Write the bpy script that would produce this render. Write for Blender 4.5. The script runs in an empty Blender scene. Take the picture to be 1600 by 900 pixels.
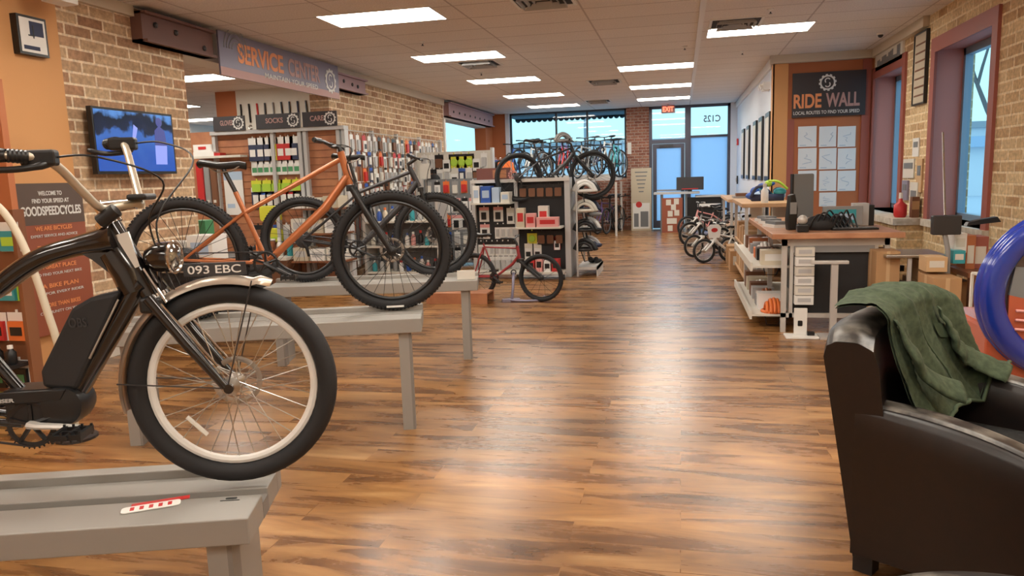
import bpy, math, random
from mathutils import Matrix, Vector
random.seed(7)
PI = math.pi
scene = bpy.context.scene
C = scene.collection
# ---------------------------------------------------------------- camera
Fpx, CX, CY, EYE = 1167.0, 800.0, 450.0, 1.5
def cam_axes():
    d = Vector((1064-CX, -(268-CY), -Fpx)).normalized()
    r = math.radians(1.84)
    h = Vector((math.cos(r), math.sin(r), 0))
    up = h.cross(d).normalized()
    if up.y < 0: up = -up
    return d.cross(up), d, up
AX = cam_axes()
ROT = Matrix((AX[0], AX[1], AX[2]))
cd = bpy.data.cameras.new('camera'); cam = bpy.data.objects.new('camera', cd); C.objects.link(cam)
cd.sensor_width = 36; cd.lens = Fpx/1600*36; cd.clip_start = .05; cd.clip_end = 300
cam.matrix_world = Matrix.Translation((0, 0, EYE)) @ ROT.to_4x4()
scene.camera = cam
def ray(px, py): return ROT @ Vector((px-CX, -(py-CY), -Fpx))
def atY(px, py, y):
    r = ray(px, py); t = y/r.y; return Vector((r.x*t, y, EYE+r.z*t))
def atX(px, py, x):
    r = ray(px, py); t = x/r.x; return Vector((x, r.y*t, EYE+r.z*t))
def atZ(px, py, z):
    r = ray(px, py); t = (z-EYE)/r.z; return Vector((r.x*t, r.y*t, z))
# ---------------------------------------------------------------- world, exposure
w = bpy.data.worlds.new('World'); scene.world = w; w.use_nodes = True
nt = w.node_tree; bg = nt.nodes['Background']
sk = nt.nodes.new('ShaderNodeTexGradient'); tc = nt.nodes.new('ShaderNodeTexCoord'); sp = nt.nodes.new('ShaderNodeSeparateXYZ'); rp = nt.nodes.new('ShaderNodeValToRGB')
nt.links.new(tc.outputs['Generated'], sp.inputs[0]); nt.links.new(sp.outputs['Z'], rp.inputs[0]); nt.links.new(rp.outputs[0], bg.inputs[0])
rp.color_ramp.elements[0].position = 0.0; rp.color_ramp.elements[0].color = (.40, .74, .80, 1)
rp.color_ramp.elements[1].position = .5; rp.color_ramp.elements[1].color = (.38, .68, .86, 1)
bg.inputs[1].default_value = .68
scene.view_settings.view_transform = 'Standard'; scene.view_settings.look = 'None'
scene.view_settings.gamma = 1; scene.view_settings.use_curve_mapping = False
scene.view_settings.exposure = 1.42
LIGHT_W = 8.0
# ---------------------------------------------------------------- materials
M = {}
def mat(n, col, rough=.5, metal=0, emit=None, es=1, coat=0, alpha=1):
    m = bpy.data.materials.new(n); m.use_nodes = True
    b = m.node_tree.nodes['Principled BSDF']
    c = tuple(col)+(1,) if len(col) == 3 else col
    b.inputs['Base Color'].default_value = c; b.inputs['Roughness'].default_value = rough; b.inputs['Metallic'].default_value = metal
    if emit: b.inputs['Emission Color'].default_value = tuple(emit)+(1,); b.inputs['Emission Strength'].default_value = es
    if coat: b.inputs['Coat Weight'].default_value = coat; b.inputs['Coat Roughness'].default_value = .08
    M[n] = m; return m
def nodes(m): return m.node_tree.nodes, m.node_tree.links, m.node_tree.nodes['Principled BSDF']
def speck(m, c1, c2, scale=8, stretch=(1, 1, 1), lo=.35, hi=.65, bump=0, detail=6):
    N, L, B = nodes(m)
    t = N.new('ShaderNodeTexCoord'); mp = N.new('ShaderNodeMapping'); mp.inputs['Scale'].default_value = stretch
    n = N.new('ShaderNodeTexNoise'); n.inputs['Scale'].default_value = scale; n.inputs['Detail'].default_value = detail
    r = N.new('ShaderNodeValToRGB'); r.color_ramp.elements[0].position = lo; r.color_ramp.elements[1].position = hi
    r.color_ramp.elements[0].color = tuple(c1)+(1,); r.color_ramp.elements[1].color = tuple(c2)+(1,)
    L.new(t.outputs['Object'], mp.inputs[0]); L.new(mp.outputs[0], n.inputs[0]); L.new(n.outputs[0], r.inputs[0]); L.new(r.outputs[0], B.inputs['Base Color'])
    if bump:
        bp = N.new('ShaderNodeBump'); bp.inputs['Strength'].default_value = bump; L.new(n.outputs[0], bp.inputs['Height']); L.new(bp.outputs[0], B.inputs['Normal'])
    return m
def brick(n, axis, c1, c2, c3, mortar, bw=.3, bh=.1, ms=.012):
    m = mat(n, c1, .9); N, L, B = nodes(m)
    t = N.new('ShaderNodeTexCoord'); s = N.new('ShaderNodeSeparateXYZ'); cb = N.new('ShaderNodeCombineXYZ')
    L.new(t.outputs['Object'], s.inputs[0]); L.new(s.outputs['Y' if axis == 'x' else 'X'], cb.inputs[0]); L.new(s.outputs['Z'], cb.inputs[1])
    def bt(a, b, off):
        k = N.new('ShaderNodeTexBrick'); k.inputs['Scale'].default_value = 1; k.inputs['Brick Width'].default_value = bw; k.inputs['Row Height'].default_value = bh
        k.inputs['Mortar Size'].default_value = ms; k.inputs['Mortar Smooth'].default_value = .3; k.inputs['Bias'].default_value = off
        k.inputs['Color1'].default_value = tuple(a)+(1,); k.inputs['Color2'].default_value = tuple(b)+(1,); k.inputs['Mortar'].default_value = tuple(mortar)+(1,)
        L.new(cb.outputs[0], k.inputs[0]); return k
    k1 = bt(c1, c2, -.1); k2 = bt(c3, c2, -.2)
    nn = N.new('ShaderNodeTexNoise'); nn.inputs['Scale'].default_value = 2.2; nn.inputs['Detail'].default_value = 4; L.new(t.outputs['Object'], nn.inputs[0])
    rr = N.new('ShaderNodeValToRGB'); rr.color_ramp.elements[0].position = .42; rr.color_ramp.elements[1].position = .6; L.new(nn.outputs[0], rr.inputs[0])
    mx = N.new('ShaderNodeMix'); mx.data_type = 'RGBA'; L.new(rr.outputs[0], mx.inputs[0]); L.new(k1.outputs[0], mx.inputs[6]); L.new(k2.outputs[0], mx.inputs[7])
    n2 = N.new('ShaderNodeTexNoise'); n2.inputs['Scale'].default_value = 28; n2.inputs['Detail'].default_value = 4; L.new(t.outputs['Object'], n2.inputs[0])
    r2 = N.new('ShaderNodeMapRange'); r2.inputs[1].default_value = .3; r2.inputs[2].default_value = .7; r2.inputs[3].default_value = .80; r2.inputs[4].default_value = 1.3; L.new(n2.outputs[0], r2.inputs[0])
    m2 = N.new('ShaderNodeMix'); m2.data_type = 'RGBA'; m2.blend_type = 'MULTIPLY'; m2.inputs[0].default_value = 1; L.new(mx.outputs[2], m2.inputs[6]); L.new(r2.outputs[0], m2.inputs[7])
    L.new(m2.outputs[2], B.inputs['Base Color'])
    bp = N.new('ShaderNodeBump'); bp.inputs['Strength'].default_value = .5; bp.inputs['Distance'].default_value = .02; bp.invert = True
    L.new(k1.outputs['Fac'], bp.inputs['Height']); L.new(bp.outputs[0], B.inputs['Normal'])
    return m
brick('brick_left', 'x', (.30, .16, .09), (.56, .40, .24), (.42, .24, .14), (.74, .60, .43))
brick('brick_right', 'x', (.42, .25, .12), (.70, .54, .31), (.58, .40, .21), (.78, .64, .42))
brick('brick_far', 'y', (.30, .115, .075), (.40, .19, .13), (.24, .09, .06), (.42, .32, .26), .2, .075, .01)
mat('orange_wall', (.66, .34, .135), .7); mat('orange_dark', (.44, .145, .055), .6); mat('maroon', (.33, .095, .07), .55); mat('maroon_light', (.50, .20, .17), .6)
mat('fascia', (.17, .085, .07), .6); mat('fascia_light', (.38, .25, .27), .6); mat('white_wall', (.78, .76, .72), .7); mat('blue_wall', (.72, .78, .88), .6)
mat('cream_trim', (.62, .55, .44), .6); mat('grey_trim', (.55, .52, .48), .6); mat('dark_frame', (.03, .03, .04), .4); mat('steel_frame', (.10, .10, .13), .4, .6)
mat('window_frame', (.22, .33, .45), .4)
# floor planks
fm = mat('floor_planks', (.4, .2, .08), .34); N, L, B = nodes(fm)
t = N.new('ShaderNodeTexCoord'); br = N.new('ShaderNodeTexBrick'); br.inputs['Scale'].default_value = 1; br.inputs['Brick Width'].default_value = 1.22; br.inputs['Row Height'].default_value = .18
br.offset = .37; br.inputs['Mortar Size'].default_value = .0018; br.inputs['Color1'].default_value = (.0, .0, .0, 1); br.inputs['Color2'].default_value = (1, 1, 1, 1); br.inputs['Mortar'].default_value = (.2, .2, .2, 1)
L.new(t.outputs['Object'], br.inputs[0])
mp = N.new('ShaderNodeMapping'); mp.inputs['Scale'].default_value = (.75, 4.2, 1); L.new(t.outputs['Object'], mp.inputs[0])
ad = N.new('ShaderNodeVectorMath'); ad.operation = 'MULTIPLY_ADD'; ad.inputs[1].default_value = (3.1, 2.3, 0); L.new(br.outputs[0], ad.inputs[0]); L.new(mp.outputs[0], ad.inputs[2])
n1 = N.new('ShaderNodeTexNoise'); n1.inputs['Scale'].default_value = 1.5; n1.inputs['Detail'].default_value = 7; n1.inputs['Roughness'].default_value = .62; n1.inputs['Distortion'].default_value = .6; L.new(ad.outputs[0], n1.inputs[0])
r1 = N.new('ShaderNodeValToRGB'); e = r1.color_ramp.elements; e[0].position = .27; e[0].color = (.055, .022, .008, 1); e[1].position = .74; e[1].color = (.50, .29, .118, 1)
x = e.new(.43); x.color = (.17, .072, .022, 1); x = e.new(.55); x.color = (.325, .155, .048, 1)
L.new(n1.outputs[0], r1.inputs[0])
n3 = N.new('ShaderNodeTexNoise'); n3.inputs['Scale'].default_value = .9; n3.inputs['Detail'].default_value = 3; mp3 = N.new('ShaderNodeMapping'); mp3.inputs['Scale'].default_value = (.7, 2.2, 1); L.new(t.outputs['Object'], mp3.inputs[0]); L.new(mp3.outputs[0], n3.inputs[0])
r3 = N.new('ShaderNodeMapRange'); r3.inputs[1].default_value = .3; r3.inputs[2].default_value = .7; r3.inputs[3].default_value = .68; r3.inputs[4].default_value = 1.22; L.new(n3.outputs[0], r3.inputs[0])
mx = N.new('ShaderNodeMix'); mx.data_type = 'RGBA'; mx.blend_type = 'MULTIPLY'; mx.inputs[0].default_value = 1; L.new(r1.outputs[0], mx.inputs[6]); L.new(r3.outputs[0], mx.inputs[7])
L.new(mx.outputs[2], B.inputs['Base Color'])
rr = N.new('ShaderNodeMapRange'); rr.inputs[3].default_value = .20; rr.inputs[4].default_value = .36; L.new(n1.outputs[0], rr.inputs[0]); L.new(rr.outputs[0], B.inputs['Roughness'])
B.inputs['Specular IOR Level'].default_value = .8
# ceiling tiles
cm = mat('ceiling_tiles', (.6, .55, .5), .85); N, L, B = nodes(cm)
t = N.new('ShaderNodeTexCoord'); mp = N.new('ShaderNodeMapping'); mp.inputs['Location'].default_value = (-.22, -.13, 0); L.new(t.outputs['Object'], mp.inputs[0])
br = N.new('ShaderNodeTexBrick'); br.offset = 0; br.inputs['Scale'].default_value = 1; br.inputs['Brick Width'].default_value = 1.22; br.inputs['Row Height'].default_value = .61; br.inputs['Mortar Size'].default_value = .011; br.inputs['Mortar Smooth'].default_value = .1
br.inputs['Color1'].default_value = (.86, .81, .77, 1); br.inputs['Color2'].default_value = (.82, .77, .73, 1); br.inputs['Mortar'].default_value = (.56, .50, .47, 1)
L.new(mp.outputs[0], br.inputs[0]); n = N.new('ShaderNodeTexNoise'); n.inputs['Scale'].default_value = 60; L.new(t.outputs['Object'], n.inputs[0])
mr = N.new('ShaderNodeMapRange'); mr.inputs[3].default_value = .68; mr.inputs[4].default_value = 1.12; L.new(n.outputs[0], mr.inputs[0])
mx = N.new('ShaderNodeMix'); mx.data_type = 'RGBA'; mx.blend_type = 'MULTIPLY'; mx.inputs[0].default_value = 1; L.new(br.outputs[0], mx.inputs[6]); L.new(mr.outputs[0], mx.inputs[7]); L.new(mx.outputs[2], B.inputs['Base Color'])
# glass
def glassy(n, tint, gl=.12, rough=.02):
    m = bpy.data.materials.new(n); m.use_nodes = True; N = m.node_tree.nodes; L = m.node_tree.links
    N.clear(); o = N.new('ShaderNodeOutputMaterial'); a = N.new('ShaderNodeBsdfTransparent'); a.inputs[0].default_value = tuple(tint)+(1,)
    g = N.new('ShaderNodeBsdfGlossy'); g.inputs['Roughness'].default_value = rough; x = N.new('ShaderNodeMixShader'); x.inputs[0].default_value = gl
    L.new(a.outputs[0], x.inputs[1]); L.new(g.outputs[0], x.inputs[2]); L.new(x.outputs[0], o.inputs[0]); M[n] = m
glassy('glass', (.93, .97, 1), .025)
m = bpy.data.materials.new('frosted'); m.use_nodes = True; N = m.node_tree.nodes; L = m.node_tree.links; N.clear(); M['frosted'] = m
o = N.new('ShaderNodeOutputMaterial'); a = N.new('ShaderNodeBsdfTranslucent'); a.inputs[0].default_value = (.74, .84, 1, 1); g = N.new('ShaderNodeBsdfDiffuse'); g.inputs[0].default_value = (.6, .7, .85, 1)
x = N.new('ShaderNodeMixShader'); x.inputs[0].default_value = .12; L.new(a.outputs[0], x.inputs[1]); L.new(g.outputs[0], x.inputs[2]); L.new(x.outputs[0], o.inputs[0])
# plain materials
mat('light_panel', (1, 1, 1), .5, 0, (1, .93, .82), LIGHT_W); mat('light_rim', (.8, .78, .75), .4, .2)
mat('tyre', (.016, .016, .018), .75); mat('tyre_wall', (.026, .024, .022), .6); mat('black', (.012, .012, .013), .35); mat('black_matte', (.018, .018, .02), .7); mat('gloss_black', (.01, .008, .008), .16, 0, coat=.6)
mat('chrome', (.75, .72, .68), .14, 1); mat('steel', (.5, .48, .45), .32, 1); mat('silver_paint', (.60, .58, .55), .4, .3); mat('dark_steel', (.07, .07, .075), .4, .7)
mat('copper', (.50, .17, .065), .28, .45, coat=.5); mat('fender_champagne', (.58, .50, .42), .3, .8); mat('grey_bench', (.33, .315, .29), .5, .25); mat('grey_bench_dark', (.23, .215, .20), .55, .2)
mat('white', (.80, .79, .76), .5); mat('off_white', (.68, .65, .58), .6); mat('paper', (.74, .80, .86), .7); mat('cream', (.62, .55, .42), .5); mat('beige', (.55, .48, .36), .6)
mat('red', (.55, .03, .03), .4); mat('dark_red', (.30, .03, .035), .4); mat('orange', (.75, .18, .04), .5); mat('yellow', (.66, .66, .05), .5); mat('lime', (.42, .66, .06), .5); mat('blue', (.03, .10, .42), .4); mat('teal', (.04, .33, .38), .5); mat('navy', (.03, .04, .09), .6)
mat('pink', (.75, .35, .33), .5); mat('purple', (.16, .10, .30), .45); mat('green', (.08, .3, .13), .5); mat('light_blue', (.42, .55, .72), .5); mat('brown', (.18, .075, .035), .6); mat('grey', (.28, .28, .28), .5); mat('mid_grey', (.18, .19, .2), .45); mat('light_grey', (.5, .5, .5), .5)
mat('purple_grey', (.30, .28, .38), .4, .3)
speck(mat('wood_top', (.5, .25, .12), .35), (.42, .19, .10), (.62, .33, .19), 4, (1, 8, 1)); speck(mat('wood_light', (.5, .3, .15), .4), (.55, .33, .17), (.68, .44, .25), 4, (1, 8, 1))
speck(mat('wood_red', (.3, .1, .05), .5), (.36, .14, .07), (.48, .21, .10), 5, (1, 8, 1)); speck(mat('wood_brown', (.2, .08, .04), .4), (.15, .055, .028), (.25, .10, .045), 4, (1, 1, .15))
mat('cardboard', (.46, .27, .13), .8); mat('cardboard_light', (.60, .40, .22), .8)
speck(mat('leather', (.02, .01, .008), .38), (.006, .0035, .003), (.010, .005, .004), 30, bump=.06)
speck(mat('leather_worn_sheen', (.2, .2, .2), .38), (.016, .012, .010), (.26, .235, .20), 7, (1, 1, 1), .40, .66, .12); speck(mat('leather_torn', (.3, .3, .3), .8), (.05, .04, .03), (.50, .46, .38), 14, (1, 1, 1), .42, .55, .2)  # first pale leather serves real wear and highlights put into the colour
speck(mat('fleece', (.05, .07, .04), .95), (.030, .046, .024), (.060, .084, .046), 40, bump=.15); mat('fleece_trim', (.05, .075, .04), .8)
speck(mat('fleece_black', (.01, .01, .01), .95), (.006, .006, .006), (.02, .02, .02), 60, bump=.6)
speck(mat('stone_sill', (.5, .45, .38), .8), (.42, .36, .28), (.62, .56, .48), 12)
mat('sign_dark', (.035, .03, .035), .45); mat('sign_orange', (.80, .30, .12), .5, 0); mat('sign_grey', (.46, .27, .25), .5); mat('sign_white', (.72, .72, .70), .5)
mat('sign_blue', (.20, .19, .27), .4); mat('exit_red', (.5, .02, .01), .4, 0, (1, .12, .06), 1.6); mat('exit_case', (.5, .3, .28), .5)
mat('poster_dark', (.16, .055, .045), .5); mat('poster_grey', (.11, .075, .06), .5); mat('poster_red', (.30, .085, .045), .5)
mat('kiosk_red', (.45, .10, .05), .25, coat=.3); mat('ring_blue', (.012, .035, .30), .2, coat=.7); mat('ring_glass', (.10, .07, .07), .08, coat=.8)
mat('asphalt', (.55, .60, .66), .9); mat('out_building', (.35, .38, .42), .8); mat('out_pale', (.78, .80, .84), .8); mat('awning', (.05, .12, .16), .8); mat('bark', (.16, .15, .15), .9); mat('bar_champagne', (.55, .48, .38), .3, .5)
glassy('headlight', (.9, .9, .9), .35, .08)
# television picture
sm = bpy.data.materials.new('tv_picture'); sm.use_nodes = True; M['tv_picture'] = sm; N = sm.node_tree.nodes; L = sm.node_tree.links; B = N['Principled BSDF']; B.inputs['Base Color'].default_value = (0, 0, 0, 1); B.inputs['Roughness'].default_value = .12
t = N.new('ShaderNodeTexCoord'); s = N.new('ShaderNodeSeparateXYZ'); L.new(t.outputs['Object'], s.inputs[0])
n = N.new('ShaderNodeTexNoise'); n.inputs['Scale'].default_value = 7; n.inputs['Detail'].default_value = 8; L.new(t.outputs['Object'], n.inputs[0])
ma = N.new('ShaderNodeMath'); ma.operation = 'MULTIPLY_ADD'; ma.inputs[1].default_value = .35; L.new(n.outputs[0], ma.inputs[0]); L.new(s.outputs['Z'], ma.inputs[2])
r = N.new('ShaderNodeValToRGB'); e = r.color_ramp.elements; L.new(ma.outputs[0], r.inputs[0])
e[0].position = .02; e[0].color = (.02, .09, .42, 1); e[1].position = .52; e[1].color = (.12, .33, .72, 1)
for p_, c_ in ((.26, (.045, .14, .46)), (.30, (.01, .02, .05)), (.40, (.008, .015, .03)), (.45, (.10, .25, .6))):
    q = e.new(p_); q.color = c_+(1,)
L.new(r.outputs[0], B.inputs['Emission Color']); B.inputs['Emission Strength'].default_value = .42
mat('tv_figure', (0, 0, 0), .3, 0, (.05, .06, .22), .5); mat('tv_pale', (0, 0, 0), .3, 0, (.25, .30, .75), .5)
# ---------------------------------------------------------------- mesh helper
class MB:
    def __init__(s, mats='white'):
        s.v = []; s.f = []; s.mi = []; s.mats = [mats] if isinstance(mats, str) else list(mats); s.T = None
    def _add(s, vs, fs, m=0):
        b = len(s.v)
        for p in vs:
            p = Vector(p); s.v.append(s.T @ p if s.T else p)
        for f in fs: s.f.append([b+i for i in f]); s.mi.append(m)
    def box(s, x0, x1, y0, y1, z0, z1, m=0):
        s._add([(x, y, z) for z in (z0, z1) for y in (y0, y1) for x in (x0, x1)], [(0, 2, 3, 1), (4, 5, 7, 6), (0, 1, 5, 4), (2, 6, 7, 3), (0, 4, 6, 2), (1, 3, 7, 5)], m); return s
    def rbox(s, x0, x1, y0, y1, z0, z1, r=.01, m=0, seg=3, axis='z'):
        # box with rounded vertical (axis) edges
        dims = {'z': (x0, x1, y0, y1, z0, z1), 'y': (x0, x1, z0, z1, y0, y1), 'x': (y0, y1, z0, z1, x0, x1)}[axis]
        a0, a1, b0, b1, c0, c1 = dims; pts = []
        for cx, cy, st in ((a1-r, b1-r, 0), (a0+r, b1-r, 1), (a0+r, b0+r, 2), (a1-r, b0+r, 3)):
            for k in range(seg+1):
                an = (st+k/seg)*PI/2; pts.append((cx+r*math.cos(an), cy+r*math.sin(an)))
        n = len(pts); mk = {'z': lambda a, b, c: (a, b, c), 'y': lambda a, b, c: (a, c, b), 'x': lambda a, b, c: (c, a, b)}[axis]
        s._add([mk(a, b, c) for c in (c0, c1) for a, b in pts], [(i, (i+1) % n, n+(i+1) % n, n+i) for i in range(n)]+[tuple(range(n))[::-1], tuple(range(n, 2*n))], m); return s
    def ring(s, c, u, v, r, n):
        return [c+u*(r*math.cos(2*PI*i/n))+v*(r*math.sin(2*PI*i/n)) for i in range(n)]
    def tube(s, pts, r, n=8, closed=False, m=0, sq=1.0):
        P_ = [Vector(p) for p in pts]; k = len(P_); R_ = r if isinstance(r, (list, tuple)) else [r]*k
        vs = []; prev = None
        for i in range(k):
            if closed: t = (P_[(i+1) % k]-P_[i-1])
            else: t = P_[min(i+1, k-1)]-P_[max(i-1, 0)]
            t = t.normalized()
            if prev is None:
                a = Vector((0, 0, 1)) if abs(t.z) < .9 else Vector((0, 1, 0))
                u = t.cross(a).normalized()
            else:
                u = (prev-t*prev.dot(t)).normalized()
            prev = u; v = t.cross(u)
            vs += [P_[i]+u*(R_[i]*math.cos(2*PI*j/n))+v*(R_[i]*sq*math.sin(2*PI*j/n)) for j in range(n)]
        fs = []
        for i in range(k if closed else k-1):
            a = i*n; b = ((i+1) % k)*n
            fs += [(a+j, a+(j+1) % n, b+(j+1) % n, b+j) for j in range(n)]
        if not closed: fs += [tuple(range(n))[::-1], tuple(range((k-1)*n, k*n))]
        s._add(vs, fs, m); return s
    def lathe(s, prof, c, axis=(0, 0, 1), n=20, m=0):
        c = Vector(c); a = Vector(axis).normalized(); u = a.cross(Vector((0, 0, 1)) if abs(a.z) < .9 else Vector((1, 0, 0))).normalized(); v = a.cross(u)
        vs = []; 
        for r, h in prof: vs += [c+a*h+u*(r*math.cos(2*PI*j/n))+v*(r*math.sin(2*PI*j/n)) for j in range(n)]
        k = len(prof); fs = [(i*n+j, i*n+(j+1) % n, (i+1)*n+(j+1) % n, (i+1)*n+j) for i in range(k-1) for j in range(n)]
        fs += [tuple(range(n))[::-1], tuple(range((k-1)*n, k*n))]
        s._add(vs, fs, m); return s
    def torus(s, c, axis, R_, r, n=40, k=8, m=0, a0=0, a1=2*PI, sq=1):
        c = Vector(c); a = Vector(axis).normalized(); u = a.cross(Vector((0, 0, 1)) if abs(a.z) < .9 else Vector((1, 0, 0))).normalized(); v = a.cross(u)
        full = abs(a1-a0-2*PI) < 1e-6; q = n if full else n+1; vs = []
        for i in range(q):
            t = a0+(a1-a0)*i/n; d = u*math.cos(t)+v*math.sin(t)
            vs += [c+d*(R_+r*math.cos(2*PI*j/k))+a*(r*sq*math.sin(2*PI*j/k)) for j in range(k)]
        fs = [(i*k+j, i*k+(j+1) % k, ((i+1) % q)*k+(j+1) % k, ((i+1) % q)*k+j) for i in range(n) for j in range(k)]
        if not full: fs += [tuple(range(k))[::-1], tuple(range(n*k, n*k+k))]
        s._add(vs, fs, m); return s
    def prism(s, poly, o, u, v, th, m=0):
        # polygon in (u,v) plane at o, centred thickness th along normal
        o = Vector(o); u = Vector(u); v = Vector(v); w_ = u.cross(v).normalized()*(th/2); n = len(poly)
        s._add([o+u*a+v*b+k*w_ for k in (-1, 1) for a, b in poly], [(i, (i+1) % n, n+(i+1) % n, n+i) for i in range(n)]+[tuple(range(n))[::-1], tuple(range(n, 2*n))], m); return s
    def ball(s, c, r, n=12, k=8, m=0, sc=(1, 1, 1)):
        c = Vector(c); vs = [c+Vector((0, 0, -r*sc[2]))]
        for i in range(1, k):
            p = -PI/2+PI*i/k
            vs += [c+Vector((r*sc[0]*math.cos(p)*math.cos(2*PI*j/n), r*sc[1]*math.cos(p)*math.sin(2*PI*j/n), r*sc[2]*math.sin(p))) for j in range(n)]
        vs.append(c+Vector((0, 0, r*sc[2]))); fs = [(0, 1+(j+1) % n, 1+j) for j in range(n)]
        fs += [(1+i*n+j, 1+i*n+(j+1) % n, 1+(i+1)*n+(j+1) % n, 1+(i+1)*n+j) for i in range(k-2) for j in range(n)]
        b = 1+(k-2)*n; fs += [(b+j, b+(j+1) % n, len(vs)-1) for j in range(n)]
        s._add(vs, fs, m); return s
    def grid(s, fn, nu, nv, m=0, wrap=False):
        vs = [fn(i/nu, j/nv) for j in range(nv+1) for i in range(nu+1)]
        s._add(vs, [(j*(nu+1)+i, j*(nu+1)+i+1, (j+1)*(nu+1)+i+1, (j+1)*(nu+1)+i) for j in range(nv) for i in range(nu)], m); return s
    def build(s, name, parent=None, smooth=None, world=False, bevel=0):
        vs = s.v
        if parent is not None and world:
            inv = Matrix.Identity(4); q = parent; chain = []
            while q is not None: chain.append(q.matrix_basis.copy()); q = q.parent
            for x_ in chain: inv = x_ @ inv if False else inv
            Wm = Matrix.Identity(4)
            for x_ in reversed(chain): Wm = Wm @ x_
            inv = Wm.inverted(); vs = [inv @ p for p in s.v]
        me = bpy.data.meshes.new(name); me.from_pydata([tuple(p) for p in vs], [], s.f)
        for m_ in s.mats: me.materials.append(M[m_])
        me.polygons.foreach_set('material_index', s.mi)
        if smooth: me.polygons.foreach_set('use_smooth', [True]*len(s.f))
        me.update()
        import bmesh
        bm = bmesh.new(); bm.from_mesh(me); bmesh.ops.recalc_face_normals(bm, faces=bm.faces[:]); bm.to_mesh(me); bm.free()
        if smooth and smooth is not True: me.set_sharp_from_angle(angle=math.radians(smooth))
        o = bpy.data.objects.new(name, me); C.objects.link(o)
        if parent is not None: o.parent = parent
        if bevel:
            b = o.modifiers.new('bevel', 'BEVEL'); b.width = bevel; b.segments = 2; b.limit_method = 'ANGLE'
        return o
def tag(o, label=None, cat=None, group=None, kind=None):
    if label: o['label'] = label
    if cat: o['category'] = cat
    if group: o['group'] = group
    if kind: o['kind'] = kind
    return o
def thing(name, label, cat, loc=(0, 0, 0), rz=0, group=None):
    o = bpy.data.objects.new(name, None); C.objects.link(o); o.empty_display_size = .1
    o.matrix_basis = Matrix.Translation(loc) @ Matrix.Rotation(rz, 4, 'Z')
    return tag(o, label, cat, group)
def struct(name, mb, **k): return tag(mb.build(name, **k), kind='structure')
def sbox(name, m, *b, **k): return struct(name, MB(m).box(*b), **k)
def copy_tree(o, parent=None):
    c = o.copy(); C.objects.link(c)
    if parent is not None: c.parent = parent
    for ch in list(o.children):
        copy_tree(ch, c)
    return c
def lean(o, loc, rz=0, extra=None):
    o.matrix_basis = Matrix.Translation(loc) @ Matrix.Rotation(rz, 4, 'Z') @ (extra or Matrix.Identity(4)); return o
def text(s, o, u, v, wd, ht, m, parent, name='lettering', th=.002, bold=.02, world=True):
    cu = bpy.data.curves.new('t', 'FONT'); cu.body = s; cu.align_x = 'LEFT'; cu.offset = bold; cu.extrude = .001
    ob = bpy.data.objects.new('t', cu); C.objects.link(ob); bpy.context.view_layer.update()
    me = bpy.data.meshes.new_from_object(ob.evaluated_get(bpy.context.evaluated_depsgraph_get()))
    xs = [p.co.x for p in me.vertices]; ys = [p.co.y for p in me.vertices]; x0, x1, y0, y1 = min(xs), max(xs), min(ys), max(ys)
    u = Vector(u).normalized(); v = Vector(v).normalized(); w_ = u.cross(v); o = Vector(o); mb = MB(m)
    vs = [o+u*((p.co.x-(x0+x1)/2)/(x1-x0)*wd)+v*((p.co.y-(y0+y1)/2)/(y1-y0)*ht)+w_*(th if p.co.z > 0 else 0) for p in me.vertices]
    mb._add(vs, [tuple(f.vertices) for f in me.polygons])
    bpy.data.objects.remove(ob); bpy.data.curves.remove(cu); bpy.data.meshes.remove(me)
    return mb.build(name, parent, world=world)
def logo(o, u, v, r, m, parent, world=True):
    # toothed ring round a slanted S of two hooks
    u = Vector(u).normalized(); v = Vector(v).normalized(); w_ = u.cross(v); o = Vector(o); mb = MB(m); n = 48
    for i in range(n):
        a0 = 2*PI*i/n; a1 = 2*PI*(i+1)/n; ro = r if i % 4 < 2 else r*.88; ri = r*.70
        pl = [(ri*math.cos(a0), ri*math.sin(a0)), (ro*math.cos(a0), ro*math.sin(a0)), (ro*math.cos(a1), ro*math.sin(a1)), (ri*math.cos(a1), ri*math.sin(a1))]
        mb.prism(pl, o, u, v, .003)
    for sg in (1, -1):
        for i in range(9):
            a0 = math.radians(30+i*22); a1 = math.radians(30+(i+1)*22); q = r*.30; c_ = (0, sg*r*.22)
            pl = [(c_[0]+sg*(q-r*.08)*math.cos(a0), c_[1]+sg*(q-r*.08)*math.sin(a0)), (c_[0]+sg*(q+r*.05)*math.cos(a0), c_[1]+sg*(q+r*.05)*math.sin(a0)), (c_[0]+sg*(q+r*.05)*math.cos(a1), c_[1]+sg*(q+r*.05)*math.sin(a1)), (c_[0]+sg*(q-r*.08)*math.cos(a1), c_[1]+sg*(q-r*.08)*math.sin(a1))]
            mb.prism(pl, o, u, v, .003)
    return mb.build('logo', parent, world=world)
def bez(pts, n=6):
    # Catmull-Rom through points
    P_ = [Vector(p) for p in pts]; out = []
    for i in range(len(P_)-1):
        p0 = P_[max(i-1, 0)]; p1 = P_[i]; p2 = P_[i+1]; p3 = P_[min(i+2, len(P_)-1)]
        for k in range(n):
            t = k/n; out.append(.5*((2*p1)+(p2-p0)*t+(2*p0-5*p1+4*p2-p3)*t*t+(3*p1-p0-3*p2+p3)*t**3))
    out.append(P_[-1]); return out

def each(name, m, boxes, parent, world=True, **k):
    for b in boxes: MB(m).box(*b).build(name, parent, world=world, **k)
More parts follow.
